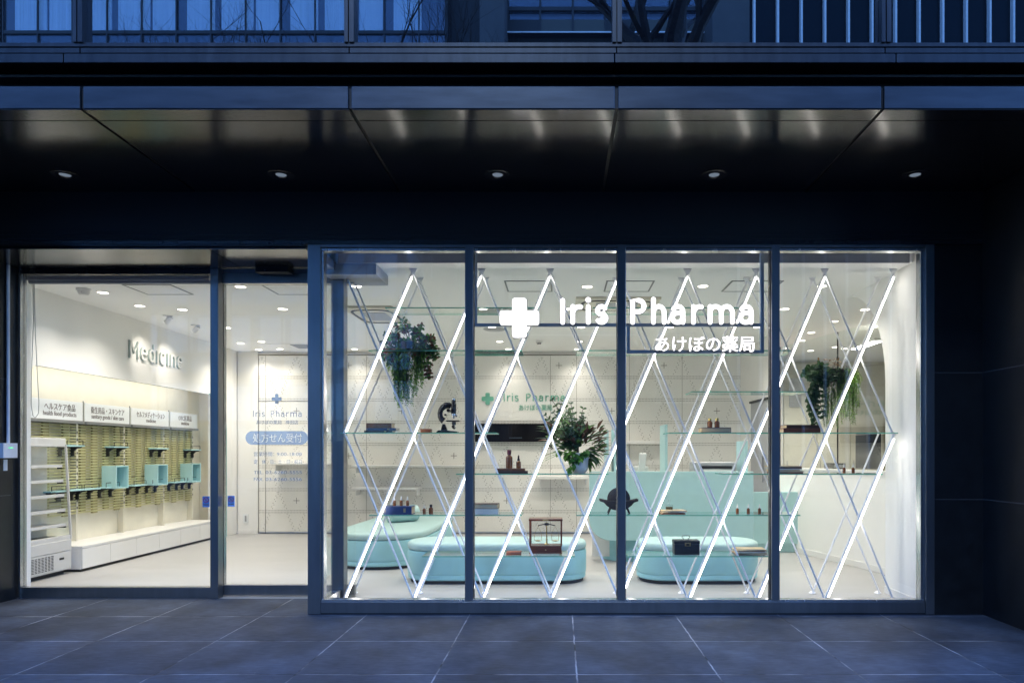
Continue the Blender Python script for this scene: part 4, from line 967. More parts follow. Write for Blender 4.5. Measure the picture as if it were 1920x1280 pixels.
for (pa, pb), nm in zip(((203,250),(283,323),(349,384)), ('nearest', 'middle', 'farthest')):
    yb = yz(pb, -5.76); ya = yb-0.26
    x0, x1, z0, z1 = xs0, xs0+0.19, 0.925, 1.225; y0, y1 = ya, yb
    m = MB(); w = 0.014
    m.box(x0,x1,y0,y1,z0,z0+w,'mint_shelf'); m.box(x0,x1,y0,y1,z1-w,z1,'mint_shelf'); m.box(x0,x1,y0,y0+w,z0+w,z1-w,'mint_shelf'); m.box(x0,x1,y1-w,y1,z0+w,z1-w,'mint_shelf'); m.box(x0,x0+w,y0+w,y1-w,z0+w,z1-w,'mint_shelf')
    tag(m.build('display_cube'), 'open mint display cube on the slatted wall, the %s of three' % nm, 'display cube', 'mint display cubes')
# low cabinets
cy = [2.12, 2.62, 3.14, 3.66, 4.20, 4.74, 5.28]
for i in range(6):
    m = MB(); x1 = XW-0.03
    t = thing('low_cabinet', 'low white cabinet under the slatted wall, %s from the refrigerated case' % ORD[i], 'cabinet', (XN+0.25, (cy[i]+cy[i+1])/2, 0), 'low white cabinets along the left wall')
    m.box(XN+0.001, x1-0.022, cy[i]+0.001, cy[i+1]-0.001, 0.03, 0.275, 'white'); m.build('carcass', t)
    m = MB(); m.box(x1-0.02, x1, cy[i]+0.0025, cy[i+1]-0.0025, 0.035, 0.268, 'white'); m.build('door_front', t, bevel=0.002)
    m = MB(); m.box(XN+0.001, x1, cy[i]+0.0005, cy[i+1]-0.0005, 0.277, 0.30, 'white'); m.build('top_board', t)
    m = MB(); m.box(XN+0.001, x1-0.03, cy[i], cy[i+1], 0.0, 0.029, 'kick'); m.build('toe_kick', t)
# refrigerated case (open front faces right)
fr = thing('refrigerated_case', 'white open refrigerated display case with five shelves and clear slanted side', 'display fridge', (-5.9, 1.6, 0))
xf, xb_, fy0, fy1, fz = -5.70, XN+0.12, 1.32, 2.06, 1.565
m = MB(); m.box(xb_, xf, fy0, fy1, 0.05, 0.40, 'fridge'); m.box(xf+0.0005, xf+0.012, fy0+0.01, fy1-0.01, 0.27, 0.395, 'fridge'); m.box(xf+0.0005, xf+0.010, fy0+0.01, fy1-0.01, 0.06, 0.262, 'fridge')
m.build('base', fr, bevel=0.006)
m = MB()
for r_ in range(10):
    for c_ in range(9): m.box(xf+0.0105, xf+0.0118, fy0+0.03+c_*0.048, fy0+0.064+c_*0.048, 0.085+r_*0.0165, 0.093+r_*0.0165, 'kick')
m.build('grille', fr)
m = MB(); m.box(xf+0.0105, xf+0.0135, fy1-0.20, fy1-0.13, 0.178, 0.202, 'kick'); m.build('control_panel', fr)
m = MB(); m.box(xb_+0.02, xf-0.02, fy0+0.02, fy1-0.02, 0.4005, 0.43, 'grey_metal'); m.box(xf-0.05, xf, fy0, fy1, 0.4005, 0.445, 'fridge'); m.build('bottom_tray', fr)
for q, yq_ in ((0, fy0), (1, fy1)):
    m = MB(); y0, y1 = (yq_, yq_+0.012) if q == 0 else (yq_-0.012, yq_)
    sl_ = [(xb_, 0.40), (xf, 0.40), (xf-0.055, fz-0.1), (xb_, fz-0.1)]
    m.prism(sl_, 'y', y0+0.004, y1-0.004, 'glass_part'); m.build('side_glass', fr)
    m = MB(); m.bar((xf, (y0+y1)/2, 0.40), (xf-0.06, (y0+y1)/2, fz-0.07), 0.022, 0.014, 'fridge', up=(0,1,0)); m.build('side_frame', fr)
m = MB(); m.box(xb_, xf-0.06, fy0, fy1, fz-0.10, fz, 'fridge'); m.build('canopy', fr, bevel=0.008)
m = MB(); m.box(xb_-0.02, xb_, fy0, fy1, 0.40, fz-0.1, 'board'); m.build('back_panel', fr)
for k in range(5):
    z = 0.56 + k*0.17
    m = MB(); m.box(xb_+0.002, xf-0.11+0.012*(5-k), fy0+0.02, fy1-0.02, z, z+0.014, 'fridge'); m.box(xf-0.11+0.012*(5-k), xf-0.10+0.012*(5-k), fy0+0.02, fy1-0.02, z-0.012, z+0.022, 'fridge'); m.box(xf-0.14, xf-0.102+0.012*(5-k), fy1-0.035, fy1-0.022, z-0.03, z-0.013, 'kick'); m.build('shelf', fr)
m = MB(); m.box(xb_+0.05, xf-0.05, fy0+0.05, fy1-0.05, 0.0, 0.05, 'kick'); m.build('plinth', fr)
# raised word on the wall
wz = 2.635; y0w = yz(240, XW)+0.01; uw = 1.20/5.62
ws = thing('wall_word', 'raised white word Medicine on the left wall above the niche', 'sign', (XW, y0w+0.6, wz))
m = MB(); strokes(m, MEDIC, (XW+0.034, y0w, wz), (0,1,0), (0,0,1), (1,0,0), uw, 0.072, 'white_wall', flat=0.35, seg=8); m.build('lettering', ws, smooth=True)
m = MB(); strokes(m, MEDIC, (XW+0.012, y0w, wz), (0,1,0), (0,0,1), (1,0,0), uw, 0.073, 'letter_side', flat=0.7, seg=8); m.build('letter_return', ws, smooth=True)

# ================================================================== BENCHES AND COUNTER
def stadium(cx, cy, hx, hy, r, n=9):
    p = []
    for (sx, sy, a0) in ((1,-1,-90),(1,1,0),(-1,1,90),(-1,-1,180)):
        for i in range(n+1):
            a = R(a0+90*i/n); p.append((cx+sx*(hx-r)+r*math.cos(a), cy+sy*(hy-r)+r*math.sin(a)))
    return p
def loft(mb, rings, key):
    n = len(rings[0][0]); vs, fs = [], []
    for poly, z in rings: vs += [(x, y, z) for x, y in poly]
    for k in range(len(rings)-1):
        for i in range(n): j = (i+1) % n; fs.append((k*n+i, k*n+j, (k+1)*n+j, (k+1)*n+i))
    fs.append(tuple(range(n))[::-1]); fs.append(tuple((len(rings)-1)*n+i for i in range(n)))
    mb.add(vs, fs, key)
def bench(label, cx, cy, hx, hy, r, rot=0.0, height=0.435):
    t = thing('bench', label, 'bench', (cx, cy, 0), 'mint upholstered benches')
    rt = lambda p: [(cx+(x-cx)*math.cos(rot)-(y-cy)*math.sin(rot), cy+(x-cx)*math.sin(rot)+(y-cy)*math.cos(rot)) for x, y in p]
    S = lambda d: rt(stadium(cx, cy, hx-d, hy-d, max(0.04, r-d)))
    m = MB(); loft(m, [(S(0.035), 0.0), (S(0.03), 0.035)], 'kick'); m.build('plinth', t, smooth=True)
    zt = height; zc = height-0.085
    m = MB(); loft(m, [(S(0.022), 0.035), (S(0.008), 0.045), (S(0.006), 0.085), (S(0.010), 0.092), (S(0.004), 0.098), (S(0.0), 0.12), (S(0.0), zc-0.03), (S(0.006), zc-0.008), (S(0.022), zc)], 'mint_fab'); m.build('body', t, smooth=True)
    m = MB(); loft(m, [(S(0.022), zc+0.0005), (S(0.006), zc+0.008), (S(0.0), zc+0.025), (S(0.0), zt-0.035), (S(0.008), zt-0.014), (S(0.026), zt-0.003), (S(0.05), zt), (S(0.2), zt+0.003)], 'mint_top'); m.build('seat', t, smooth=True)
    return t
bench('mint bench at left in the corner with a round bolster on it', -2.21, 3.52, 0.575, 1.30, 0.54, rot=R(-2))
bench('longest mint bench in the middle facing the window', (X(754,1.36)+X(1101,1.36))/2, 1.68, (X(1101,1.36)-X(754,1.36))/2, 0.34, 0.31)
bench('short mint bench in front of the counter', (X(1199,1.36)+X(1434,1.36))/2, 1.68, (X(1434,1.36)-X(1199,1.36))/2, 0.34, 0.31)
m = MB(); a = Vector((-2.36, 3.45, 0.553)); b = Vector((-2.02, 3.75, 0.553)); d_ = (b-a).normalized()
pts = [a+d_*0.0, a+d_*0.015, a+d_*0.05, b-d_*0.05, b-d_*0.015, b]
m.tube(pts, [0.085, 0.108, 0.116, 0.116, 0.108, 0.085], 'mint_top', 28); tag(m.build('bolster', smooth=True), 'round mint bolster cushion lying on the left bench', 'cushion')
ct = thing('reception_counter', 'mint reception counter with rounded lower corner and thin divider panels', 'counter', (1.4, 3.0, 0))
YC = 2.70
xl, xr_, zt_, zb_ = X(1105,YC), X(1413,YC), H(883.5,YC), H(1013,YC)
r_ = 0.27
poly = [(xl, zt_)] + [(xl+r_-r_*math.cos(R(a)), zb_+r_-r_*math.sin(R(a))) for a in range(0, 91, 9)] + [(xr_, zb_), (xr_, zt_)]
m = MB(); m.prism(poly, 'y', YC, YC+0.05, 'mint'); m.build('front_panel', ct, bevel=0.006)
m = MB(); m.box(xl+0.02, xr_-0.02, YC+0.051, YC+0.75, zb_+0.35, zb_+0.37, 'mint'); m.box(xl+0.02, xr_-0.02, YC+0.051, YC+0.75, 0.72, 0.75, 'white'); m.box(xl+0.05, xr_-0.05, YC+0.3, YC+0.34, 0.05, zb_+0.35, 'white'); m.build('desk_board', ct)
bs = stadium(1.55, 3.22, 0.98, 0.34, 0.33)
m = MB(); loft(m, [([(x,y) for x,y in bs], 0.0), (bs, zb_+0.05)], 'mint_fab'); m.build('base', ct, smooth=True)
for px, top in ((1250.5, 795), (1402, 826), (1154, 803), (1139.5, 806)):
    x = X(px, YC); m = MB(); m.box(x-0.016, x+0.016, YC+0.051, YC+0.50, 0.76, H(top, YC), 'mint'); m.build('divider', ct, bevel=0.003)
m = MB(); Yc2 = 3.65; m.box(X(1414,Yc2), X(1501,Yc2), Yc2, Yc2+0.05, 0.125, H(922,Yc2), 'mint'); m.box(X(1414,Yc2)+0.02, X(1501,Yc2)-0.02, Yc2+0.051, Yc2+0.4, 0.0, 0.80, 'mint'); m.box(X(1500,Yc2), X(1503,Yc2), Yc2-0.003, Yc2+0.04, 0.12, H(921,Yc2), 'black_metal'); m.box(X(1414,Yc2), X(1490,Yc2), Yc2-0.002, Yc2-0.001, 0.555, 0.562, 'mint_trim')
tag(m.build('consultation_desk'), 'lower mint consultation desk right of the reception counter', 'desk')
YK = 2.95
pr = thing('desk_printer', 'grey printer behind the reception counter showing its paper slot', 'printer', (X(1340,YK), YK+0.2, 0.75))
m = MB(); m.box(X(1302,YK), X(1380,YK), YK, YK+0.36, 0.7505, H(866,YK), 'grey_plastic'); m.build('housing', pr, bevel=0.015)
m = MB(); m.box(X(1314,YK), X(1372,YK), YK-0.012, YK-0.0005, H(878,YK), H(873,YK), 'black_metal'); m.box(X(1312,YK), X(1374,YK), YK-0.03, YK-0.013, H(883,YK), H(879.5,YK), 'white'); m.build('paper_slot', pr)
tm = thing('payment_terminal', 'white payment screen on a stand behind the counter', 'terminal', (X(1206,YK), YK, 0.75))
m = MB(); c0 = Vector((X(1204,YK), YK, H(868,YK))); m.obox(c0, (0.045,0,0), (0,0.012,0.005), (0.012,0,0.13), 'white'); m.build('screen', tm, bevel=0.01)
m = MB(); m.box(X(1188,YK), X(1216,YK), YK+0.02, YK+0.2, 0.7505, H(874,YK), 'white'); m.build('base', tm, bevel=0.01)

# ================================================================== DIAGONAL DISPLAY RACK
rk = thing('display_rack', 'white floor to ceiling lattice rack of crossed tubes with glowing strips and glass shelves', 'display rack', (0.56, 0.74, 0))
Y1, Y3 = 0.58, 0.90
x0n, pit = X(645, Y1), 128.9*(Y1-CAM_Y)/FPX
zN = [0.012, 0.80, 1.58, 2.36, ZC-0.035]
def nx(k): return x0n + pit*k
def zt_at(lev): 
    i = int(min(3, math.floor(lev))); return zN[i] + (zN[i+1]-zN[i])*(lev-i)
def clipped(k0, sgn):
    """rod through bottom node k0 leaning sgn*half a pitch per level, clipped to nodes 0..8"""
    l0, l1 = 0.0, 4.0
    kk = lambda l: k0 + sgn*0.5*l
    lo = [l for l in (0,1,2,3,4) if -0.01 <= kk(l) <= 8.01]
    if len(lo) < 2: return None
    return kk(lo[0]), lo[0], kk(lo[-1]), lo[-1]
for k in range(-2, 9):
    c = clipped(k, 1)
    if not c: continue
    a = Vector((nx(c[0]), Y1, zN[int(c[1])])); b = Vector((nx(c[2]), Y1, zN[int(c[3])]))
    m = MB(); m.bar(a, b, 0.0215, 0.022, 'rod', up=(0,1,0)); rod = m.build('lit_tube', rk, bevel=0.003)
    d_ = (b-a).normalized(); sd = Vector((d_.z, 0, -d_.x))     # towards lower right
    a2, b2 = a + d_*0.03, b - d_*0.05
    m = MB(); off = sd*0.0160 + Vector((0,-0.009,0)); m.bar(a2+off, b2+off, 0.0095, 0.015, 'e_rod', up=(0,1,0)); m.build('led_strip', rod)
for k in range(0, 11):
    c = clipped(k, -1)
    if not c: continue
    a = Vector((nx(c[0]), Y1+0.024, zN[int(c[1])])); b = Vector((nx(c[2]), Y1+0.024, zN[int(c[3])]))
    m = MB(); m.tube([a, b], 0.0098, 'rod', 12); m.build('tube', rk, smooth=True)
for sgn, kr, dy in ((1, range(-2, 9), 0.0), (-1, range(0, 11), -0.022)):
    for k in kr:
        c = clipped(k, sgn)
        if not c: continue
        a = Vector((nx(c[0]), Y3+dy, zN[int(c[1])])); b = Vector((nx(c[2]), Y3+dy, zN[int(c[3])]))
        m = MB(); m.tube([a, b], 0.0088, 'rod', 12); m.build('rear_tube', rk, smooth=True)
for k in range(9):
    for y in (Y1, Y3):
        m = MB(); m.lathe([(0.035,0.0),(0.035,0.004),(0.015,0.02),(0.0,0.02)], (nx(k), y+0.01, 0.0), 'rod', 12); m.build('foot', rk, smooth=True)
        m = MB(); m.prism([(nx(k)-0.038, ZC-0.001), (nx(k)+0.038, ZC-0.001), (nx(k)+0.014, ZC-0.05), (nx(k)-0.014, ZC-0.05)], 'y', y+0.013, y+0.019 if y == Y1 else y+0.02, 'rod'); m.build('ceiling_bracket', rk)
shelves = [(791,1078,0.41),(1177,1458,0.41),(692,978,0.8),(1081,1501,0.8),(855,1141,1.19),(1355,1655,1.19),(638,930,1.58),(1253,1684,1.58),(1297,1514,1.97),(691,978,2.36),(1081,1490,2.36),(722,1009,2.765),(1112,1385,2.765)]
for a, b, z in shelves:
    xa, xb = X(a, Y1-0.012), X(b, Y1-0.012)
    m = MB(); ya, yb = Y1-0.010, Y3-0.012
    zt2 = z+0.010
    vs = [(xa,ya,z),(xb,ya,z),(xb,yb,z),(xa,yb,z),(xa,ya,zt2),(xb,ya,zt2),(xb,yb,zt2),(xa,yb,zt2)]
    m.add(vs, [(0,3,2,1),(4,5,6,7)], 'glass_shelf'); m.add(vs, [(0,1,5,4),(1,2,6,5),(2,3,7,6),(3,0,4,7)], 'glass_edge'); m.build('glass_shelf', rk)

# ================================================================== ILLUMINATED SIGN
sg = thing('illuminated_sign', 'glowing white pharmacy name and cross hung on a steel bar behind the window', 'sign', (X(1180,0.3), 0.3, H(661,0.3)))
YS = 0.30; us = (YS-CAM_Y)/FPX
m = MB(); yb0, yb1 = YS+0.035, YS+0.065
m.box(X(888,YS), X(893.5,YS), yb0, yb1, H(610.5,YS), 3.245, 'sign_frame'); m.box(X(893.5,YS), X(1428,YS), yb0, yb1, H(610.5,YS), H(604.5,YS), 'sign_frame'); m.box(X(1428,YS), X(1435,YS), yb0, yb1, H(661,YS), 3.245, 'sign_frame'); m.box(X(1176,YS), X(1428,YS), yb0, yb1, H(661,YS), H(655,YS), 'sign_frame'); m.box(X(1176,YS),X(1182,YS),yb0,yb1,H(655,YS),H(610.5,YS),'sign_frame')
m.build('support_frame', sg, bevel=0.002)
m = MB(); m.prism(cross_poly(X(974,YS), H(596,YS), 36.8*us, 13.4*us, 0.022), 'y', YS-0.012, YS, 'e_sign'); m.build('cross_face', sg)
m = MB(); m.prism(cross_poly(X(974.3,YS), H(596.4,YS), 37.6*us, 14.2*us, 0.024), 'y', YS+0.001, YS+0.034, 'grey_metal'); m.build('cross_return', sg)
un = 41.0*us
for nm, word in (('Iris', IRIS), ('Pharma', PHARMA)):
    m = MB(); strokes(m, word, (X(1055,YS), YS, H(604,YS)), (1,0,0), (0,0,1), (0,-1,0), un, 0.107, 'e_sign', flat=0.35, seg=10); m.build('letter_face', sg, smooth=True)
    m = MB(); strokes(m, word, (X(1055.3,YS), YS+0.018, H(604.4,YS)), (1,0,0), (0,0,1), (0,-1,0), un, 0.124, 'grey_metal', flat=0.7, seg=10); m.build('letter_return', sg, smooth=True)
m = MB(); text_mesh(m, 'あけぼの薬局', (X(1321.5,YS), YS, H(656.5,YS)), (1,0,0), (0,0,1), 31.5*us, 'e_sign', 0.006, 0.012, width=186*us); m.build('letter_face', sg)
m = MB(); text_mesh(m, 'あけぼの薬局', (X(1321.9,YS), YS+0.018, H(656.9,YS)), (1,0,0), (0,0,1), 31.5*us, 'grey_metal', 0.02, 0.022, width=187*us); m.build('letter_return', sg)

# ================================================================== THINGS ON THE SHELVES
def SX(px, y=0.70): return X(px, y)
TOP = {0.41:0.4205, 0.8:0.8105, 1.19:1.2005, 1.58:1.5905, 1.97:1.9805, 2.36:2.3705}
def book(label, x0, x1, y, z, th, d, cover, pages='pages', spine='front', rz=0.0, gilt=False, group=None):
    """hardback lying flat; spine 'front' faces the window, 'back' shows the page edges"""
    cx = (x0+x1)/2; w = (x1-x0)/2
    t = thing('book', label, 'book', (cx, y, z), group, rz)
    m = MB(); ct = min(0.004, th*0.14)
    m.box(-w, w, -d/2, d/2, 0, ct, cover); m.box(-w, w, -d/2, d/2, th-ct, th, cover)
    if spine == 'front': m.box(-w, w, -d/2, -d/2+ct, ct, th-ct, cover)
    elif spine == 'back': m.box(-w, w, d/2-ct, d/2, ct, th-ct, cover)
    elif spine == 'left': m.box(-w, -w+ct, -d/2, d/2, ct, th-ct, cover)
    if gilt:
        for q in (0.42, 0.46, 0.50, 0.54): m.box(w*q, w*q+0.004, -d/2-0.0012, -d/2-0.0004, th*0.25, th*0.78, 'gold_leaf')
        m.box(-w*0.93, -w*0.91, -d/2-0.0012, -d/2-0.0004, th*0.2, th*0.8, 'gold_leaf')
    m.build('cover', t, bevel=0.0012, world=False)
    m = MB(); e = 0.004
    ya, yb = (-d/2+ct+0.0003, d/2-e) if spine == 'front' else (-d/2+e, d/2-ct-0.0003) if spine == 'back' else (-d/2+e, d/2-e)
    xa = -w+ct+0.0003 if spine == 'left' else -w+e
    m.box(xa, w-e, ya, yb, ct+0.0003, th-ct-0.0003, pages); m.build('pages', t, world=False)
    return t
def bottle(label, x, y, z, h, r, cap='cap_black', kind='dropper', group=None):
    t = thing('bottle', label, 'bottle', (x, y, z), group)
    bh = h*(0.60 if kind == 'dropper' else 0.74)
    m = MB(); m.lathe([(0,0.001),(r*0.9,0.001),(r,r*0.15),(r,bh*0.74),(r*0.92,bh*0.84),(r*0.45,bh*0.95),(r*0.45,bh)], (0,0,0), 'amber', 20); m.build('glass_body', t, smooth=True, world=False)
    m = MB()
    if kind == 'dropper':
        m.lathe([(r*0.58,bh),(r*0.60,bh+h*0.10),(r*0.36,bh+h*0.12),(r*0.40,bh+h*0.20),(r*0.30,bh+h*0.34),(r*0.12,h),(0,h)], (0,0,0), cap, 14)
    else:
        m.lathe([(r*0.62,bh),(r*0.64,h*0.97),(r*0.5,h),(0,h)], (0,0,0), cap, 16)
    m.build('cap', t, smooth=True, world=False)
    return t
def H2(py, y=0.70): return H(py, y)
# -- shelf 1.58 left: books, small box, microscope
z = TOP[1.58]
book('black cloth book, bottom of the stack left of the microscope', SX(687), SX(739), 0.70, z, 0.021, 0.15, 'bk_black', 'pages_white', gilt=True, group='antique books on the glass shelves')
book('blue book, middle of the stack left of the microscope', SX(690), SX(745), 0.72, z+0.0215, 0.022, 0.16, 'bk_blue', 'pages_white', gilt=True, group='antique books on the glass shelves')
book('brown leather book, top of the stack left of the microscope', SX(690), SX(737), 0.71, z+0.044, 0.048, 0.15, 'bk_brown', 'pages', group='antique books on the glass shelves')
bx = thing('wooden_box', 'tiny brown wooden box beside the microscope', 'box', (SX(800), 0.68, z))
m = MB(); m.box(SX(790.5), SX(809.5), 0.64, 0.72, z, z+0.026, 'wood'); m.build('body', bx, bevel=0.002)
m = MB(); m.box(SX(790), SX(810), 0.638, 0.722, z+0.0265, z+0.037, 'wood'); m.build('lid', bx, bevel=0.002)
mc = thing('microscope', 'black antique microscope standing on the glass shelf', 'microscope', (SX(841), 0.72, z))
Y = 0.72; ux = (Y-CAM_Y)/FPX
P = lambda px, py, dy=0: Vector((X(px,Y), Y+dy, z + (811.5-py)*ux))
m = MB(); m.prism([(P(820,0).x, z), (P(859,0).x, z), (P(859,0).x, z+0.012), (P(838,0).x, z+0.024), (P(824,0).x, z+0.024), (P(820,0).x, z+0.012)], 'y', Y-0.055, Y+0.055, 'enamel_black')
m.prism([(P(827,0).x, z+0.024), (P(839,0).x, z+0.024), (P(835,0).x, z+0.085), (P(830,0).x, z+0.085)], 'y', Y-0.022, Y+0.022, 'enamel_black'); m.build('base', mc, bevel=0.003)
m = MB(); arm = [P(832,789), P(828,786), P(825.5,781), P(825,775), P(826.5,769), P(830,764), P(835,760.5), P(841,759.5), P(846,762)]
m.tube(arm, [0.030,0.028,0.025,0.024,0.025,0.028,0.031,0.031,0.026], 'enamel_black', 14, nrm=(0,1,0), flat=0.55); m.build('arm', mc, smooth=True)
m = MB(); m.tube([P(850.5,747), P(850.5,750)], 0.017, 'chrome', 16); m.tube([P(850.5,750), P(850.5,757)], 0.021, 'enamel_black', 16); m.tube([P(850.5,757), P(850.5,776)], 0.025, 'enamel_black', 18); m.build('tube', mc, smooth=True)
m = MB(); m.tube([P(850.5,776), P(850.5,779)], 0.022, 'chrome', 16); m.tube([P(850.5,779), P(850.5,785)], [0.013, 0.009], 'chrome', 14); m.tube([P(853,777), P(857,781)], [0.012,0.009], 'chrome', 12); m.build('objective', mc, smooth=True)
m = MB(); m.box(P(838,0).x, P(862,0).x, Y-0.05, Y+0.05, z+0.108, z+0.120, 'enamel_black'); m.tube([P(851,791), P(851,797)], 0.02, 'enamel_black', 14); m.build('stage', mc, bevel=0.002)
m = MB(); m.tube([P(842,770,-0.05), P(842,770,0.05)], 0.017, 'enamel_black', 16); m.tube([P(836,778,-0.045), P(836,778,0.045)], 0.010, 'enamel_black', 14); m.build('focus_knob', mc, smooth=True)
m = MB(); m.tube([P(850,801.5,-0.004), P(851.5,800,0.004)], 0.022, 'chrome', 18); m.build('mirror', mc, smooth=True)
# -- shelf 1.19 left
z = TOP[1.19]
book('dark brown book lying under two amber bottles', SX(931), SX(990), 0.69, z, 0.022, 0.17, 'bk_dkbrown', 'pages', rz=R(2), group='antique books on the glass shelves')
book('red brown thin book on top, carrying the tall red capped bottle', SX(931), SX(985), 0.69, z+0.0225, 0.024, 0.16, 'bk_brown', 'pages', group='antique books on the glass shelves')
bottle('tall amber bottle with a dark red cap', SX(955), 0.68, z+0.047, 0.180, 0.032, 'cap_red', 'plain', 'amber bottles on the glass shelves')
bottle('amber dropper bottle with a black top beside the tall red capped bottle', SX(972.5), 0.68, z+0.047, 0.128, 0.023, 'cap_black', 'dropper', 'amber bottles on the glass shelves')
# -- shelf 0.8 left
z = TOP[0.8]
book('thick navy blue book carrying three white dropper bottles', SX(725), SX(776), 0.68, z, 0.076, 0.17, 'bk_blue', 'pages', gilt=True, group='antique books on the glass shelves')
for i, px in enumerate((741, 753.5, 765.5)):
    bottle('small amber bottle with white dropper, %s of three on the navy book' % ('left', 'middle', 'right')[i], SX(px), 0.67, z+0.0765, 0.094, 0.0145, 'cap_white', 'dropper', 'amber bottles on the glass shelves')
bottle('small amber bottle with white dropper beside the navy book', SX(797), 0.66, z, 0.092, 0.0145, 'cap_white', 'dropper', 'amber bottles on the glass shelves')
bottle('plain amber bottle with a black cap beside the navy book', SX(809.5), 0.66, z, 0.092, 0.020, 'cap_black', 'plain', 'amber bottles on the glass shelves')
book('pale paperbound book, lower of two beside the first mullion', SX(886), SX(936), 0.69, z, 0.052, 0.17, 'pages_white', 'pages_white', group='antique books on the glass shelves')
book('dark book with pale page edges, upper of two beside the first mullion', SX(887), SX(935), 0.69, z+0.0525, 0.046, 0.16, 'bk_dkbrown', 'pages', spine='back', rz=R(-2), group='antique books on the glass shelves')
# -- shelf 0.8 right: medicine grinder, papers, perfume bottle, droppers
Yg = 0.72; ug = (Yg-CAM_Y)/FPX
gr = thing('medicine_grinder', 'dark iron medicine grinder with a wheel in a boat shaped trough', 'grinder', (X(1160,Yg), Yg, z))
G = lambda px, py: (X(px,Yg), z + (965-py)*ug)
tr_o = [G(1124,937), G(1138,940), G(1160,941.5), G(1182,940), G(1196,937), G(1196,941.5), G(1188,944), G(1183,950), G(1173,957), G(1160,959.5), G(1147,957), G(1137,950), G(1132,944), G(1124,941.5)]
m = MB(); m.prism(tr_o[:], 'y', Yg-0.055, Yg-0.035, 'iron'); m.prism(tr_o[:], 'y', Yg+0.035, Yg+0.055, 'iron')
bot = [G(1133,943), G(1140,950), G(1150,955.5), G(1160,957), G(1170,955.5), G(1180,950), G(1187,943), G(1187,945.5), G(1182,951), G(1172,957), G(1160,959), G(1148,957), G(1138,951), G(1133,945.5)]
m.prism(bot, 'y', Yg-0.0349, Yg+0.0349, 'iron'); m.build('trough', gr, bevel=0.004)
cx_, cz_ = G(1160, 938); m = MB(); r0 = 21.6*ug
m.lathe([(0,-0.012),(r0*0.3,-0.013),(r0*0.82,-0.010),(r0,-0.003),(r0,0.003),(r0*0.82,0.010),(r0*0.3,0.013),(0,0.012)], (cx_,Yg,cz_), 'iron', 40, 'y'); m.build('wheel', gr, smooth=True)
m = MB(); m.tube([(cx_,Yg-0.12,cz_),(cx_,Yg-0.02,cz_)], [0.014,0.018], 'wood', 12); m.tube([(cx_,Yg+0.02,cz_),(cx_,Yg+0.12,cz_)], [0.018,0.014], 'wood', 12); m.build('handle', gr, smooth=True)
for sx in (-1, 1):
    for sy in (-1, 1):
        a = G(1160+sx*15, 953); b = G(1160+sx*20, 965); m = MB(); m.tube([(a[0], Yg+sy*0.045, a[1]), (b[0], Yg+sy*0.05, z+0.002)], [0.009, 0.006], 'iron', 8); m.build('leg', gr, smooth=True)
def papers(label, x0, x1, y, z, n, th, d, keys, cat='papers', name='paper_stack', seed=1):
    q = random.Random(seed); m = MB(); zz = z; cx = (x0+x1)/2; w = (x1-x0)/2
    for i in range(n):
        h_ = th/n; a = q.uniform(-0.14, 0.14); s_ = q.uniform(0.82, 1.0); ox = q.uniform(-0.1, 0.1)*w
        c = Vector((cx+ox, y+q.uniform(-0.01,0.01), zz+h_/2)); ca, sa = math.cos(a), math.sin(a)
        m.obox(c, (w*s_*ca, w*s_*sa, 0), (-d/2*s_*sa, d/2*s_*ca, 0), (0,0,h_*0.46), keys[i % len(keys)]); zz += h_
    return tag(m.build(name), label, cat, 'old papers on the glass shelves')
papers('short stack of old papers under the clear perfume bottle', SX(1235), SX(1286), 0.69, z, 4, 0.036, 0.16, ['bk_red', 'pages', 'pages_white', 'pages'], seed=3)
pf = thing('perfume_bottle', 'clear square glass bottle with a stopper on the old papers', 'bottle', (SX(1254), 0.68, z+0.037))
m = MB(); xq = SX(1254); zq = z+0.0375
m.box(xq-0.036, xq+0.036, 0.66, 0.70, zq, zq+0.055, 'glass_small'); m.lathe([(0.014,0.055),(0.012,0.07),(0,0.07)], (xq,0.68,zq), 'glass_small', 12); m.build('glass_body', pf, bevel=0.003)
m = MB(); m.box(xq-0.031, xq+0.031, 0.665, 0.695, zq+0.004, zq+0.03, 'cap_gold'); m.build('liquid', pf)
m = MB(); m.box(xq-0.012, xq+0.012, 0.668, 0.692, zq+0.0705, zq+0.10, 'glass_small'); m.build('stopper', pf, bevel=0.003)
for i, px in enumerate((1381.5, 1402, 1423)):
    bottle('amber bottle with white dropper, %s of three in a row before the counter' % ('left', 'middle', 'right')[i], SX(px), 0.68, z, 0.094, 0.0145, 'cap_white', 'dropper', 'amber bottles on the glass shelves')
# -- shelf 0.41: little box, balance, black case, papers
z = TOP[0.41]
lb = thing('wooden_case', 'small flat red brown case on the lowest left shelf', 'box', (SX(964), 0.68, z))
m = MB(); m.box(SX(950), SX(978), 0.63, 0.73, z, z+0.018, 'wood'); m.build('body', lb, bevel=0.003)
m = MB(); m.box(SX(950), SX(978), 0.63, 0.73, z+0.0185, z+0.030, 'bk_red'); m.build('lid', lb, bevel=0.003)
Yb = 0.72; ub = (Yb-CAM_Y)/FPX
bc = thing('balance_scale', 'antique balance scale in a mahogany and glass case', 'scale', (X(1023.5,Yb), Yb, z))
B = lambda px, py: (X(px,Yb), z + (1037-py)*ub)
bx0, bx1 = X(993,Yb), X(1054,Yb); dpt = 0.09
m = MB()
m.box(bx0, bx1, Yb-dpt, Yb+dpt, z+0.012, z+0.020, 'wood'); m.box(bx0+0.006, bx1-0.006, Yb-dpt+0.006, Yb+dpt-0.006, z+0.0205, z+0.078, 'wood'); m.box(bx0+0.002, bx1-0.002, Yb-dpt+0.002, Yb+dpt-0.002, z+0.0785, z+0.088, 'wood')
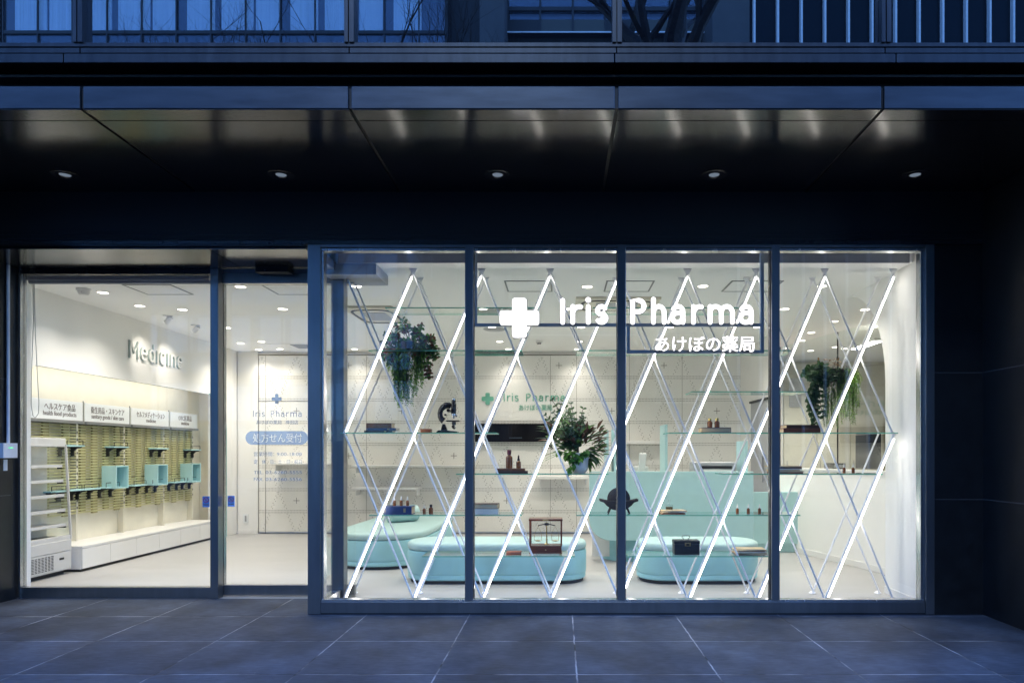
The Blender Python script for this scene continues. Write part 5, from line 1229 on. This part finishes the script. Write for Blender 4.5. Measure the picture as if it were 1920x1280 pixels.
for sx in (bx0+0.016, bx1-0.016):
    for sy in (-1, 1): m.lathe([(0.010,0),(0.012,0.012)], (sx, Yb+sy*(dpt-0.02), z), 'brass', 10)
m.build('base', bc, bevel=0.002)
m = MB(); m.box(bx0+0.05, bx1-0.05, Yb-dpt+0.002, Yb-dpt+0.0055, z+0.030, z+0.070, 'wood'); m.lathe([(0,-0.012),(0.007,-0.010),(0.005,0)], (X(1023.5,Yb), Yb-dpt+0.002, z+0.05), 'brass', 10, 'y'); m.build('drawer', bc)
zt3 = B(0,970)[1]
m = MB()
for sx in (bx0+0.008, bx1-0.008):
    for sy in (-1, 1): m.box(sx-0.008, sx+0.008, Yb+sy*(dpt-0.012)-0.008, Yb+sy*(dpt-0.012)+0.008, z+0.0885, zt3-0.022, 'wood')
m.build('corner_posts', bc)
m = MB(); m.box(bx0-0.004, bx1+0.004, Yb-dpt-0.003, Yb+dpt+0.003, zt3-0.0215, zt3-0.002, 'wood'); m.box(X(1018,Yb), X(1029,Yb), Yb-dpt-0.006, Yb-dpt-0.0035, zt3-0.016, zt3-0.008, 'brass'); m.build('top', bc, bevel=0.002)
m = MB(); m.box(bx0+0.018, bx1-0.018, Yb-dpt+0.010, Yb-dpt+0.013, z+0.0885, zt3-0.022, 'glass_small'); m.build('pane', bc)
xc = X(1025,Yb)
m = MB(); m.lathe([(0.026,0),(0.024,0.008),(0.010,0.014),(0.007,0.03),(0.009,0.05),(0.006,0.06),(0.006,0.19),(0.010,0.195),(0.005,0.215),(0,0.22)], (xc,Yb,z+0.0885), 'brass', 14); m.build('pillar', bc, smooth=True)
m = MB(); zbm = B(0,983)[1]; hb = 16*ub
m.tube([(xc-hb,Yb-0.012,zbm-0.006),(xc-hb*0.5,Yb-0.012,zbm+0.004),(xc,Yb-0.012,zbm+0.010),(xc+hb*0.5,Yb-0.012,zbm+0.004),(xc+hb,Yb-0.012,zbm-0.006)], 0.0045, 'black_metal', 8); m.box(xc-0.02, xc+0.02, Yb-0.016, Yb-0.009, zbm-0.004, zbm+0.02, 'black_metal'); m.build('beam', bc, smooth=True)
for sx in (-1, 1):
    x = xc+sx*hb; zp = B(0,1012)[1]; m = MB(); rr = 6.5*ub
    pts = [(x-rr,Yb-0.012,zp),(x-rr*1.0,Yb-0.012,zp+0.06),(x-rr*0.7,Yb-0.012,zp+0.09),(x,Yb-0.012,zbm-0.01),(x+rr*0.7,Yb-0.012,zp+0.09),(x+rr,Yb-0.012,zp+0.06),(x+rr,Yb-0.012,zp)]
    m.tube(pts, 0.0016, 'brass', 6); m.lathe([(0,-0.008),(rr*0.6,-0.006),(rr,0.0),(rr*0.96,0.001),(0,-0.005)], (x,Yb-0.012,zp), 'brass', 18); m.build('pan', bc, smooth=True)
cs = thing('leather_case', 'small black leather case with a wire handle and clasp', 'case', (X(1286,0.70), 0.70, z))
m = MB(); m.box(SX(1262.5), SX(1309.5), 0.635, 0.765, z, z+0.105, 'leather_black'); m.build('body', cs, bevel=0.006)
m = MB(); m.box(SX(1262), SX(1310), 0.633, 0.767, z+0.1055, z+0.137, 'leather_black'); m.build('lid', cs, bevel=0.006)
m = MB(); m.box(SX(1281.5), SX(1292.5), 0.626, 0.6325, z+0.085, z+0.118, 'brass'); m.box(SX(1284), SX(1290), 0.622, 0.6255, z+0.092, z+0.110, 'black_metal'); m.build('clasp', cs, bevel=0.001)
m = MB(); hz = z+0.137
m.tube([(SX(1281),0.70,hz),(SX(1281.5),0.70,hz+0.012),(SX(1278.5),0.70,hz+0.024),(SX(1279.5),0.70,hz+0.038),(SX(1283),0.70,hz+0.042),(SX(1289),0.70,hz+0.042),(SX(1292.5),0.70,hz+0.038),(SX(1293.5),0.70,hz+0.024),(SX(1290.5),0.70,hz+0.012),(SX(1291),0.70,hz)], 0.0035, 'grey_metal', 8); m.build('handle', cs, smooth=True)
papers('loose stack of yellowed papers on the lowest right shelf', SX(1376), SX(1435), 0.70, z, 7, 0.056, 0.20, ['bk_red', 'pages', 'pages', 'pages_white'], seed=9)
# -- shelf 1.58 right
z = TOP[1.58]
book('dark blue book carrying two gold capped amber bottles', SX(1311), SX(1367), 0.69, z, 0.048, 0.17, 'bk_blue', 'pages', spine='left', rz=R(176), group='antique books on the glass shelves')
for i, px in enumerate((1330, 1343.5)):
    bottle('amber bottle with gold cap, %s of two on the dark blue book' % ('left', 'right')[i], SX(px), 0.68, z+0.0485, 0.092, 0.0245, 'cap_gold', 'plain', 'amber bottles on the glass shelves')
book('red brown book, lower of two below the hanging fern', SX(1463), SX(1531), 0.69, z, 0.040, 0.18, 'bk_red', 'pages', group='antique books on the glass shelves')
book('dark brown book, upper of two below the hanging fern', SX(1468), SX(1532), 0.70, z+0.0405, 0.034, 0.17, 'bk_dkbrown', 'pages', rz=R(3), group='antique books on the glass shelves')
# -- shelf 1.19 right
z = TOP[1.19]
papers('thick stack of old tan papers beside the right mullion', SX(1440), SX(1501), 0.70, z, 6, 0.072, 0.20, ['bk_red', 'pages', 'pages', 'pages_white'], seed=21)
for i, px in enumerate((1581, 1598)):
    bottle('amber bottle with white dropper, %s of two before the low white wall' % ('left', 'right')[i], SX(px), 0.68, z, 0.094, 0.0145, 'cap_white', 'dropper', 'amber bottles on the glass shelves')

# ================================================================== PLANTS
q = random.Random(11)
def rdir(zmin=-1, zmax=1, ydamp=0.7):
    a = q.uniform(0, 2*PI); z_ = q.uniform(zmin, zmax); r_ = math.sqrt(max(0, 1-z_*z_)); return Vector((r_*math.cos(a), r_*math.sin(a)*ydamp, z_))
def strand(mb, p, length, key, lk=0.035, lw=0.008, n=26, drift=(0,0,0), spread=0.6, stem='stem'):
    p = Vector(p); d = Vector((q.uniform(-0.3,0.3), q.uniform(-0.25,0.25), -1)) + Vector(drift); pts = [p.copy()]
    for i in range(n):
        d = (d*0.82 + Vector((q.uniform(-0.35,0.35), q.uniform(-0.3,0.3), -0.55))*0.35).normalized(); p = p + d*length/n; pts.append(p.copy())
        f = 1 - 0.55*i/n
        for s_ in (-1, 1, q.choice((-1, 1))):
            ld = (d*0.55 + Vector((s_*spread*q.uniform(0.5,1.2), q.uniform(-0.8,0.8), q.uniform(-0.1,0.4)))).normalized()
            mb.leaf(p, ld, (0,-0.3,1), lk*f*q.uniform(0.7,1.3), lw*q.uniform(0.8,1.3), key if not isinstance(key, (list,tuple)) else q.choice(key), 0.3, 3, 'lance')
    mb.tube(pts[::3]+[pts[-1]], 0.0018, stem, 4)
def roundspray(mb, p, d, length, keys, lk=0.05, n=9, droop=0.05, w=0.9, stem='bark'):
    p, d = Vector(p), Vector(d).normalized(); pts = [p.copy()]
    for i in range(n):
        d = (d + Vector((q.uniform(-0.2,0.2), q.uniform(-0.2,0.2), -droop+q.uniform(-0.08,0.08)))).normalized(); p = p + d*length/n; pts.append(p.copy())
        if i < 1: continue
        sd = d.cross(Vector((0,1,0.2))).normalized()
        for s_ in (-1, 1):
            ld = (sd*s_ + d*0.5 + Vector((0, q.uniform(-0.9,0.5), q.uniform(-0.3,0.3)))).normalized()
            mb.leaf(p, ld, (q.uniform(-.4,.4), -0.8, 0.6), lk*q.uniform(0.65,1.15)*(1-0.3*i/n), lk*w*q.uniform(0.7,1.0)*(1-0.3*i/n), q.choice(keys), q.uniform(0.0,0.3), 4, 'round')
    mb.tube(pts, [0.003]*len(pts), stem, 5)
def lance_spray(mb, p, d, n, L, W, keys, spread=0.7, shape='oval', bend=0.35):
    for i in range(n):
        dd = (Vector(d).normalized() + rdir()*spread).normalized()
        mb.leaf(Vector(p)+rdir()*0.02, dd, (0,-0.4,1), L*q.uniform(0.6,1.2), W*q.uniform(0.7,1.2), q.choice(keys), bend*q.uniform(0.4,1.4), 5, shape)
def PW(px, py, y=0.70): return Vector((X(px,y), y, H(py,y)))
# left hanging plant
hp = thing('hanging_plant', 'trailing plant with round dark leaves and long ferny strands on an upper glass shelf', 'plant', tuple(PW(768, 657, 0.74)))
m = MB(); c = PW(766, 650, 0.74); c.z = TOP[2.36]; m.lathe([(0.0,0.0),(0.06,0.0),(0.085,0.10),(0.078,0.10),(0.07,0.085),(0,0.085)], c, 'iron', 20); m.build('pot', hp, smooth=True)
m = MB(); kk = ['lf_dark','lf_dark','lf_blue','lf_mid','lf_brown']
for i in range(46):
    px, py = q.uniform(732, 805), q.uniform(606, 668); p = PW(px, py, q.uniform(0.62, 0.82))
    d = (p - PW(768, 648, 0.74)); d.z *= 0.8; d = d.normalized() + Vector((0,-0.2,0.05))
    roundspray(m, PW(768+(px-768)*0.45, 645+(py-645)*0.4, 0.74), d, q.uniform(0.08, 0.20), kk, 0.052, 5, 0.12, 0.8)
for i in range(9): roundspray(m, PW(q.uniform(728,748), q.uniform(635,660), 0.68), (-0.5, -0.2, -0.4), 0.14, ['lf_brown','lf_brown','lf_dark'], 0.05, 5, 0.2, 0.75)
for i in range(8): roundspray(m, PW(q.uniform(790,806), q.uniform(636,655), 0.70), (0.8, -0.1, -0.3), 0.13, kk, 0.05, 5, 0.22, 0.8)
for i in range(4): roundspray(m, PW(803+q.uniform(-4,4), 665, 0.69), (0.12, -0.1, -1), 0.22, ['lf_mid','lf_dark','lf_brown'], 0.052, 6, 0.3, 0.8)
m.keep = True; m.build('round_leaves', hp)
m = MB()
for i in range(30): strand(m, PW(q.uniform(736, 766), q.uniform(648, 664), q.uniform(0.64,0.76)), q.uniform(0.22, 0.58), ['lf_mid','lf_mid','lf_bright','lf_blue'], 0.044, 0.017, 24)
for i in range(13): strand(m, PW(q.uniform(774, 792), q.uniform(640, 664), q.uniform(0.64,0.74)), q.uniform(0.20, 0.46), ['lf_mid','lf_bright','lf_mid'], 0.044, 0.017, 22)
for i in range(10): strand(m, PW(q.uniform(726, 740), q.uniform(655, 668), 0.68), q.uniform(0.10, 0.2), ['lf_mid','lf_lime'], 0.03, 0.010, 10)
m.keep = True; m.build('trailing_strands', hp)
# right hanging plant
hr = thing('hanging_plant', 'hanging basket of round dark leaves, blue fern and lime fern at right', 'plant', tuple(PW(1562, 700, 0.74)))
m = MB(); c = PW(1562, 716, 0.74); m.lathe([(0.0,0.0),(0.07,0.0),(0.10,0.12),(0.092,0.12),(0.085,0.10),(0,0.10)], c, 'iron', 20)
top = Vector((nx(7.0), Y3, zN[4]-0.1)); m.tube([c+Vector((0,0.0,0.12)), Vector((c.x, Y1+0.05, 2.34))], 0.002, 'grey_metal', 5); m.build('pot', hr, smooth=True)
m = MB()
for i in range(26): roundspray(m, PW(q.uniform(1522, 1556), q.uniform(682, 702), q.uniform(0.64,0.78)), (q.uniform(-1,0.3), q.uniform(-0.8,0.1), q.uniform(-0.6,0.5)), q.uniform(0.09,0.17), ['lf_dark','lf_dark','lf_blue'], 0.068, 5, 0.25, 0.95)
for i in range(7): roundspray(m, PW(1524+q.uniform(-6,10), q.uniform(700,725), 0.68), (0.05, -0.2, -1), q.uniform(0.22,0.42), ['lf_dark','lf_dark','lf_blue'], 0.066, 8, 0.4, 0.95)
m.keep = True; m.build('round_leaves', hr)
m = MB()
for i in range(46):
    p0 = PW(q.uniform(1540, 1590), q.uniform(684, 698), q.uniform(0.62,0.80)); strand(m, p0, q.uniform(0.14, 0.32), ['lf_blue','lf_mid','lf_dark'], 0.034, 0.009, 18, (q.uniform(-0.6,0.6),-0.2,0.5), 0.8)
for i in range(16): strand(m, PW(q.uniform(1545, 1568), q.uniform(725, 740), 0.68), q.uniform(0.22, 0.36), ['lf_mid','lf_bright','lf_mid'], 0.028, 0.006, 18)
m.keep = True; m.build('blue_fern', hr)
m = MB()
for i in range(26): strand(m, PW(q.uniform(1578, 1606), q.uniform(690, 712), q.uniform(0.62,0.76)), q.uniform(0.22, 0.52), ['lf_bright','lf_bright','lf_lime','lf_mid'], 0.036, 0.010, 20, (q.uniform(-0.1,0.3),-0.1,0.2), 0.8)
for i in range(8): strand(m, PW(q.uniform(1590, 1602), 692, 0.68), q.uniform(0.12, 0.2), ['lf_lime'], 0.03, 0.007, 12, (1.2,-0.1,0.9), 0.8)
m.keep = True; m.build('lime_fern', hr)
m = MB()
for i in range(60): m.leaf(PW(q.uniform(1532, 1580), q.uniform(674, 688), q.uniform(0.64,0.80)), rdir(-0.1,1), (0,-0.3,1), 0.035, 0.016, 'lf_tan', 0.3, 3)
m.keep = True; m.build('dried_leaves', hr)
# potted bouquet
pb = thing('potted_plant', 'large mixed leafy bouquet in a round pale pot', 'plant', (SX(1085), 0.73, TOP[1.19]))
zp = TOP[1.19]; cc = Vector((SX(1085, 0.73), 0.73, zp))
m = MB(); m.lathe([(0,0.0),(0.062,0.0),(0.082,0.02),(0.094,0.06),(0.102,0.19),(0.098,0.196),(0.092,0.19),(0.088,0.165),(0,0.165)], cc, 'pot', 32); m.build('pot', pb, smooth=True)
m = MB(); m.lathe([(0,0.1655),(0.087,0.1655)], cc, 'soil', 24); m.build('soil', pb)
rim = cc + Vector((0,0,0.19))
def toward(px, py, dy=0.0): return (PW(px, py, 0.70+dy) - rim)
m = MB()
for px, py, L, ks in ((1050,742,0.60,['lf_blue','lf_dark']), (1060,755,0.5,['lf_blue','lf_dark']), (1032,770,0.50,['lf_blue','lf_pale','lf_dark']), (1022,778,0.46,['lf_blue','lf_dark']), (1066,778,0.40,['lf_blue','lf_dark']), (1048,778,0.44,['lf_blue']), (1078,785,0.34,['lf_blue','lf_dark']), (1040,800,0.36,['lf_blue','lf_dark','lf_pale']), (1056,800,0.34,['lf_blue','lf_pale']), (1030,812,0.30,['lf_blue','lf_dark'])):
    for r2 in range(3):
        v = toward(px+q.uniform(-5,5), py+q.uniform(-4,4), q.uniform(-0.1,0.1)); roundspray(m, rim, v, v.length*q.uniform(0.88,1.0), ks, 0.052, 9, -0.01, 0.8)
m.keep = True; m.build('eucalyptus', pb)
m = MB()
for i in range(70):
    px, py = q.uniform(1012, 1148), q.uniform(782, 842); base_ = rim.lerp(PW(px, py, q.uniform(0.6,0.82)), q.uniform(0.5, 0.8)); v = PW(px, py, 0.7) - rim
    lance_spray(m, base_, v, 2, 0.10, 0.042, ['lf_brown','lf_dark','lf_dark','lf_brown','lf_mid'], 0.6)
for px, py in ((1098,792),(1112,796),(1122,806),(1104,800),(1012,786),(1016,792),(1020,800),(1092,800),(1130,812)):
    v = toward(px, py); lance_spray(m, rim + v*0.66, v, 4, 0.13, 0.048, ['lf_brown','lf_brown','lf_dark'], 0.35)
m.keep = True; m.build('bronze_leaves', pb)
m = MB()
for px, py, n in ((1050,848,9),(1060,856,9),(1070,862,10),(1078,850,9),(1090,852,9),(1085,860,8),(1066,848,8),(1098,846,8),(1072,874,6),(1070,880,4)):
    lance_spray(m, PW(px, py, 0.64), (q.uniform(-0.5,0.5), -0.5, -0.4), n+5, 0.055, 0.034, ['lf_bright','lf_mid','lf_mid'], 0.9)
m.keep = True; m.build('ivy', pb)
m = MB()
for px, py in ((1108,850),(1118,856),(1126,862),(1115,870),(1128,852),(1122,842),(1132,866),(1112,842),(1104,846),(1112,878)):
    v = toward(px, py); lance_spray(m, rim + v*0.55, v + Vector((0,0,-0.02)), 4, 0.12, 0.038, ['lf_mid','lf_dark','lf_pale'], 0.3, 'lance', 0.4)
for px, py in ((1138,828),(1146,836),(1150,844),(1154,852),(1140,840)):
    v = toward(px, py); lance_spray(m, rim + v*0.6, v, 5, 0.10, 0.022, ['lf_mid','lf_blue','lf_brown'], 0.5, 'lance')
for px, py in ((1024,876),(1030,872),(1038,868),(1052,860),(1026,866)):
    v = toward(px, py); pts = [rim + v*0.3 + Vector((0,-0.02,0.02))]; m.leaf(pts[0], v + Vector((0,0,0.22)), (0,-0.3,1), 0.26, 0.020, 'lf_mid', 0.7, 6, 'lance')
for px, py in ((1003,804),(1001,814),(1006,822),(1002,778),(1004,786)):
    v = toward(px, py); m.leaf(rim + v*0.45, v + Vector((0,0,0.05)), (0,-0.3,1), 0.22, 0.016, 'lf_pale', 0.5, 6, 'lance')
m.keep = True; m.build('long_leaves', pb)
m = MB()
for px, py in ((1088,786),(1092,790),(1085,796),(1090,802),(1031,834),(1034,838),(1028,832)):
    for i in range(10): m.lathe([(0,-0.006),(0.006,0),(0,0.006)], PW(px+q.uniform(-3,3), py+q.uniform(-4,4), q.uniform(0.66,0.72)), 'iron', 6)
m.keep = True; m.build('berries', pb)

# ================================================================== ACROSS THE STREET (seen only as reflections)
m = MB(); m.box(-60, 60, -29.8, -19, -0.35, 0.0, 'stone'); struct(m, 'far_pavement')
ba = thing('office_building', 'blue glazed office block with pleated curtains across the street', 'building', (-14, -30, 0))
m = MB(); m.box(-27.2, -5.5, -40, -30.3, 0, 25.9, 'opp_dark')
for k in range(7): m.box(-27.2, -5.5, -30.3, -29.9, 1.45+k*3.75, 2.0+k*3.75, 'opp_frame')
m.build('wall', ba)
for k in range(6):
    z0, z1 = 2.0+k*3.75, 5.2+k*3.75
    m = MB(); m.box(-27.0, -5.6, -30.06, -30.03, z0, z1, 'glass_opp'); rb = m.build('ribbon_window', ba)
    m = MB(); x = -27.0
    while x < -5.6:
        m.box(x-0.03, x+0.03, -30.02, -29.94, z0, z1, 'opp_frame'); x += 1.68
    m.box(-27, -5.6, -30.02, -29.95, z0+0.92, z0+1.08, 'opp_frame'); m.build('window_bars', rb)
    m = MB(); x = -26.6; j = 0
    while x < -7:
        m.box(x, x+1.15+0.2*((j*7+k) % 3), -30.26, -30.2, z0+1.15, z1-0.15, 'curtain'); x += 1.68; j += 1
    m.build('curtain', rb)
bb = thing('office_building', 'dark banded office block with pale stone pier across the street', 'building', (2, -32, 0))
m = MB(); m.box(-3.9, -2.7, -40, -30.0, 0, 25, 'concrete'); m.box(7.4, 9.2, -40, -30, 0, 25, 'concrete'); m.box(-2.7, 7.4, -40, -32.5, 0, 26, 'opp_dark'); m.build('wall', bb)
for k in range(6):
    z0 = 4.15+k*3.75
    m = MB(); m.box(-2.7, 7.4, -32.3, -32.2, z0+0.85, z0+2.0, 'glass_opp'); m.build('ribbon_window', bb)
    m = MB()
    for j in range(6): m.box(-2.7+j*1.68, -2.7+j*1.68+1.64, -32.15, -32.0, z0+0.1, z0+0.75, 'opp_olive' if j % 3 else 'opp_dark')
    m.box(-2.7, 7.4, -31.9, -31.84, z0-0.02, z0+0.05, 'opp_white'); m.box(-2.7, 7.4, -32.15, -32.05, z0+1.25, z0+1.45, 'opp_frame')
    for j in range(7): m.box(-2.75+j*1.68, -2.65+j*1.68, -32.15, -31.95, z0+0.1, z0+2.0, 'opp_frame')
    m.build('spandrel', bb)
m = MB(); m.box(-5.5, -3.9, -40, -31.5, 0, 26, 'opp_dark'); m.build('side_wall', bb)
lv = thing('office_building', 'dark louvred building end across the street', 'building', (-30, -30, 0))
m = MB(); m.box(-40, -27.3, -40, -30.2, 0, 26, 'opp_frame'); m.build('wall', lv)
m = MB()
for k in range(90): m.box(-36, -27.3, -30.19, -30.05, 0.5+k*0.28, 0.62+k*0.28, 'opp_dark')
m.build('louvres', lv)
bc_ = thing('office_building', 'dark curtain walled tower with thin white fins across the street', 'building', (17, -30, 0))
m = MB(); m.box(9.25, 27, -44, -30.2, 0, 25, 'opp_frame'); m.build('wall', bc_)
m = MB(); m.box(9.25, 27, -30.19, -30.1, 0.5, 25, 'glass_opp_dark'); m.build('glass_wall', bc_)
x = 9.4
while x < 27:
    m = MB(); m.box(x-0.045, x+0.045, -30.09, -29.85, 0.5, 25, 'opp_white'); m.build('fin', bc_); x += 1.14
def bare_tree(label, x, y, h, r0, seed, fork):
    qq = random.Random(seed); t = thing('street_tree', label, 'tree', (x, y, 0), 'bare street trees')
    m = MB(); br = MB()
    pts = [Vector((x + 0.10*math.sin(i*0.9+seed), y + 0.06*math.cos(i*1.1), h*fork*i/6)) for i in range(7)]
    m.tube(pts, [r0*(1.15-0.45*i/6) for i in range(7)], 'bark', 12); m.build('trunk', t, smooth=True)
    def grow(p, d, L, r, lev):
        n = 5; ps = [p.copy()]; c = p.copy()
        for i in range(n):
            d = (d + Vector((qq.uniform(-.22,.22), qq.uniform(-.22,.22), qq.uniform(-.05,.22)))).normalized(); c = c + d*L/n; ps.append(c.copy())
            if lev < 4 and i >= 1:
                for _ in range(1 if qq.random() < 0.75 else 2):
                    dd = (d*0.7 + Vector((qq.uniform(-1,1), qq.uniform(-0.7,0.7), qq.uniform(-0.1,0.8)))).normalized(); grow(c, dd, L*qq.uniform(0.45,0.65), r*0.5*(1-0.1*i), lev+1)
        br.tube(ps, [r*(1-0.6*i/n) for i in range(n+1)], 'bark', 7 if lev < 2 else 4)
    for k in range(4):
        a = 2*PI*k/4 + seed; grow(pts[-1] - Vector((0,0,0.25*k*r0*4)), Vector((math.cos(a)*0.7, math.sin(a)*0.4, 0.9)).normalized(), h*(1-fork)*0.62, r0*0.55, 1)
    grow(pts[-1], Vector((0.05,0,1)), h*(1-fork)*0.6, r0*0.6, 1)
    br.keep = True; br.build('crown', t)
bare_tree('tall bare street tree with a thick forked trunk by the kerb', 1.8, -8.3, 12.5, 0.24, 4, 0.62)
bare_tree('slender bare street tree by the kerb', -2.55, -8.3, 8.9, 0.13, 8, 0.45)
bare_tree('young bare street tree by the kerb at left', -5.4, -8.3, 8.7, 0.10, 15, 0.45)
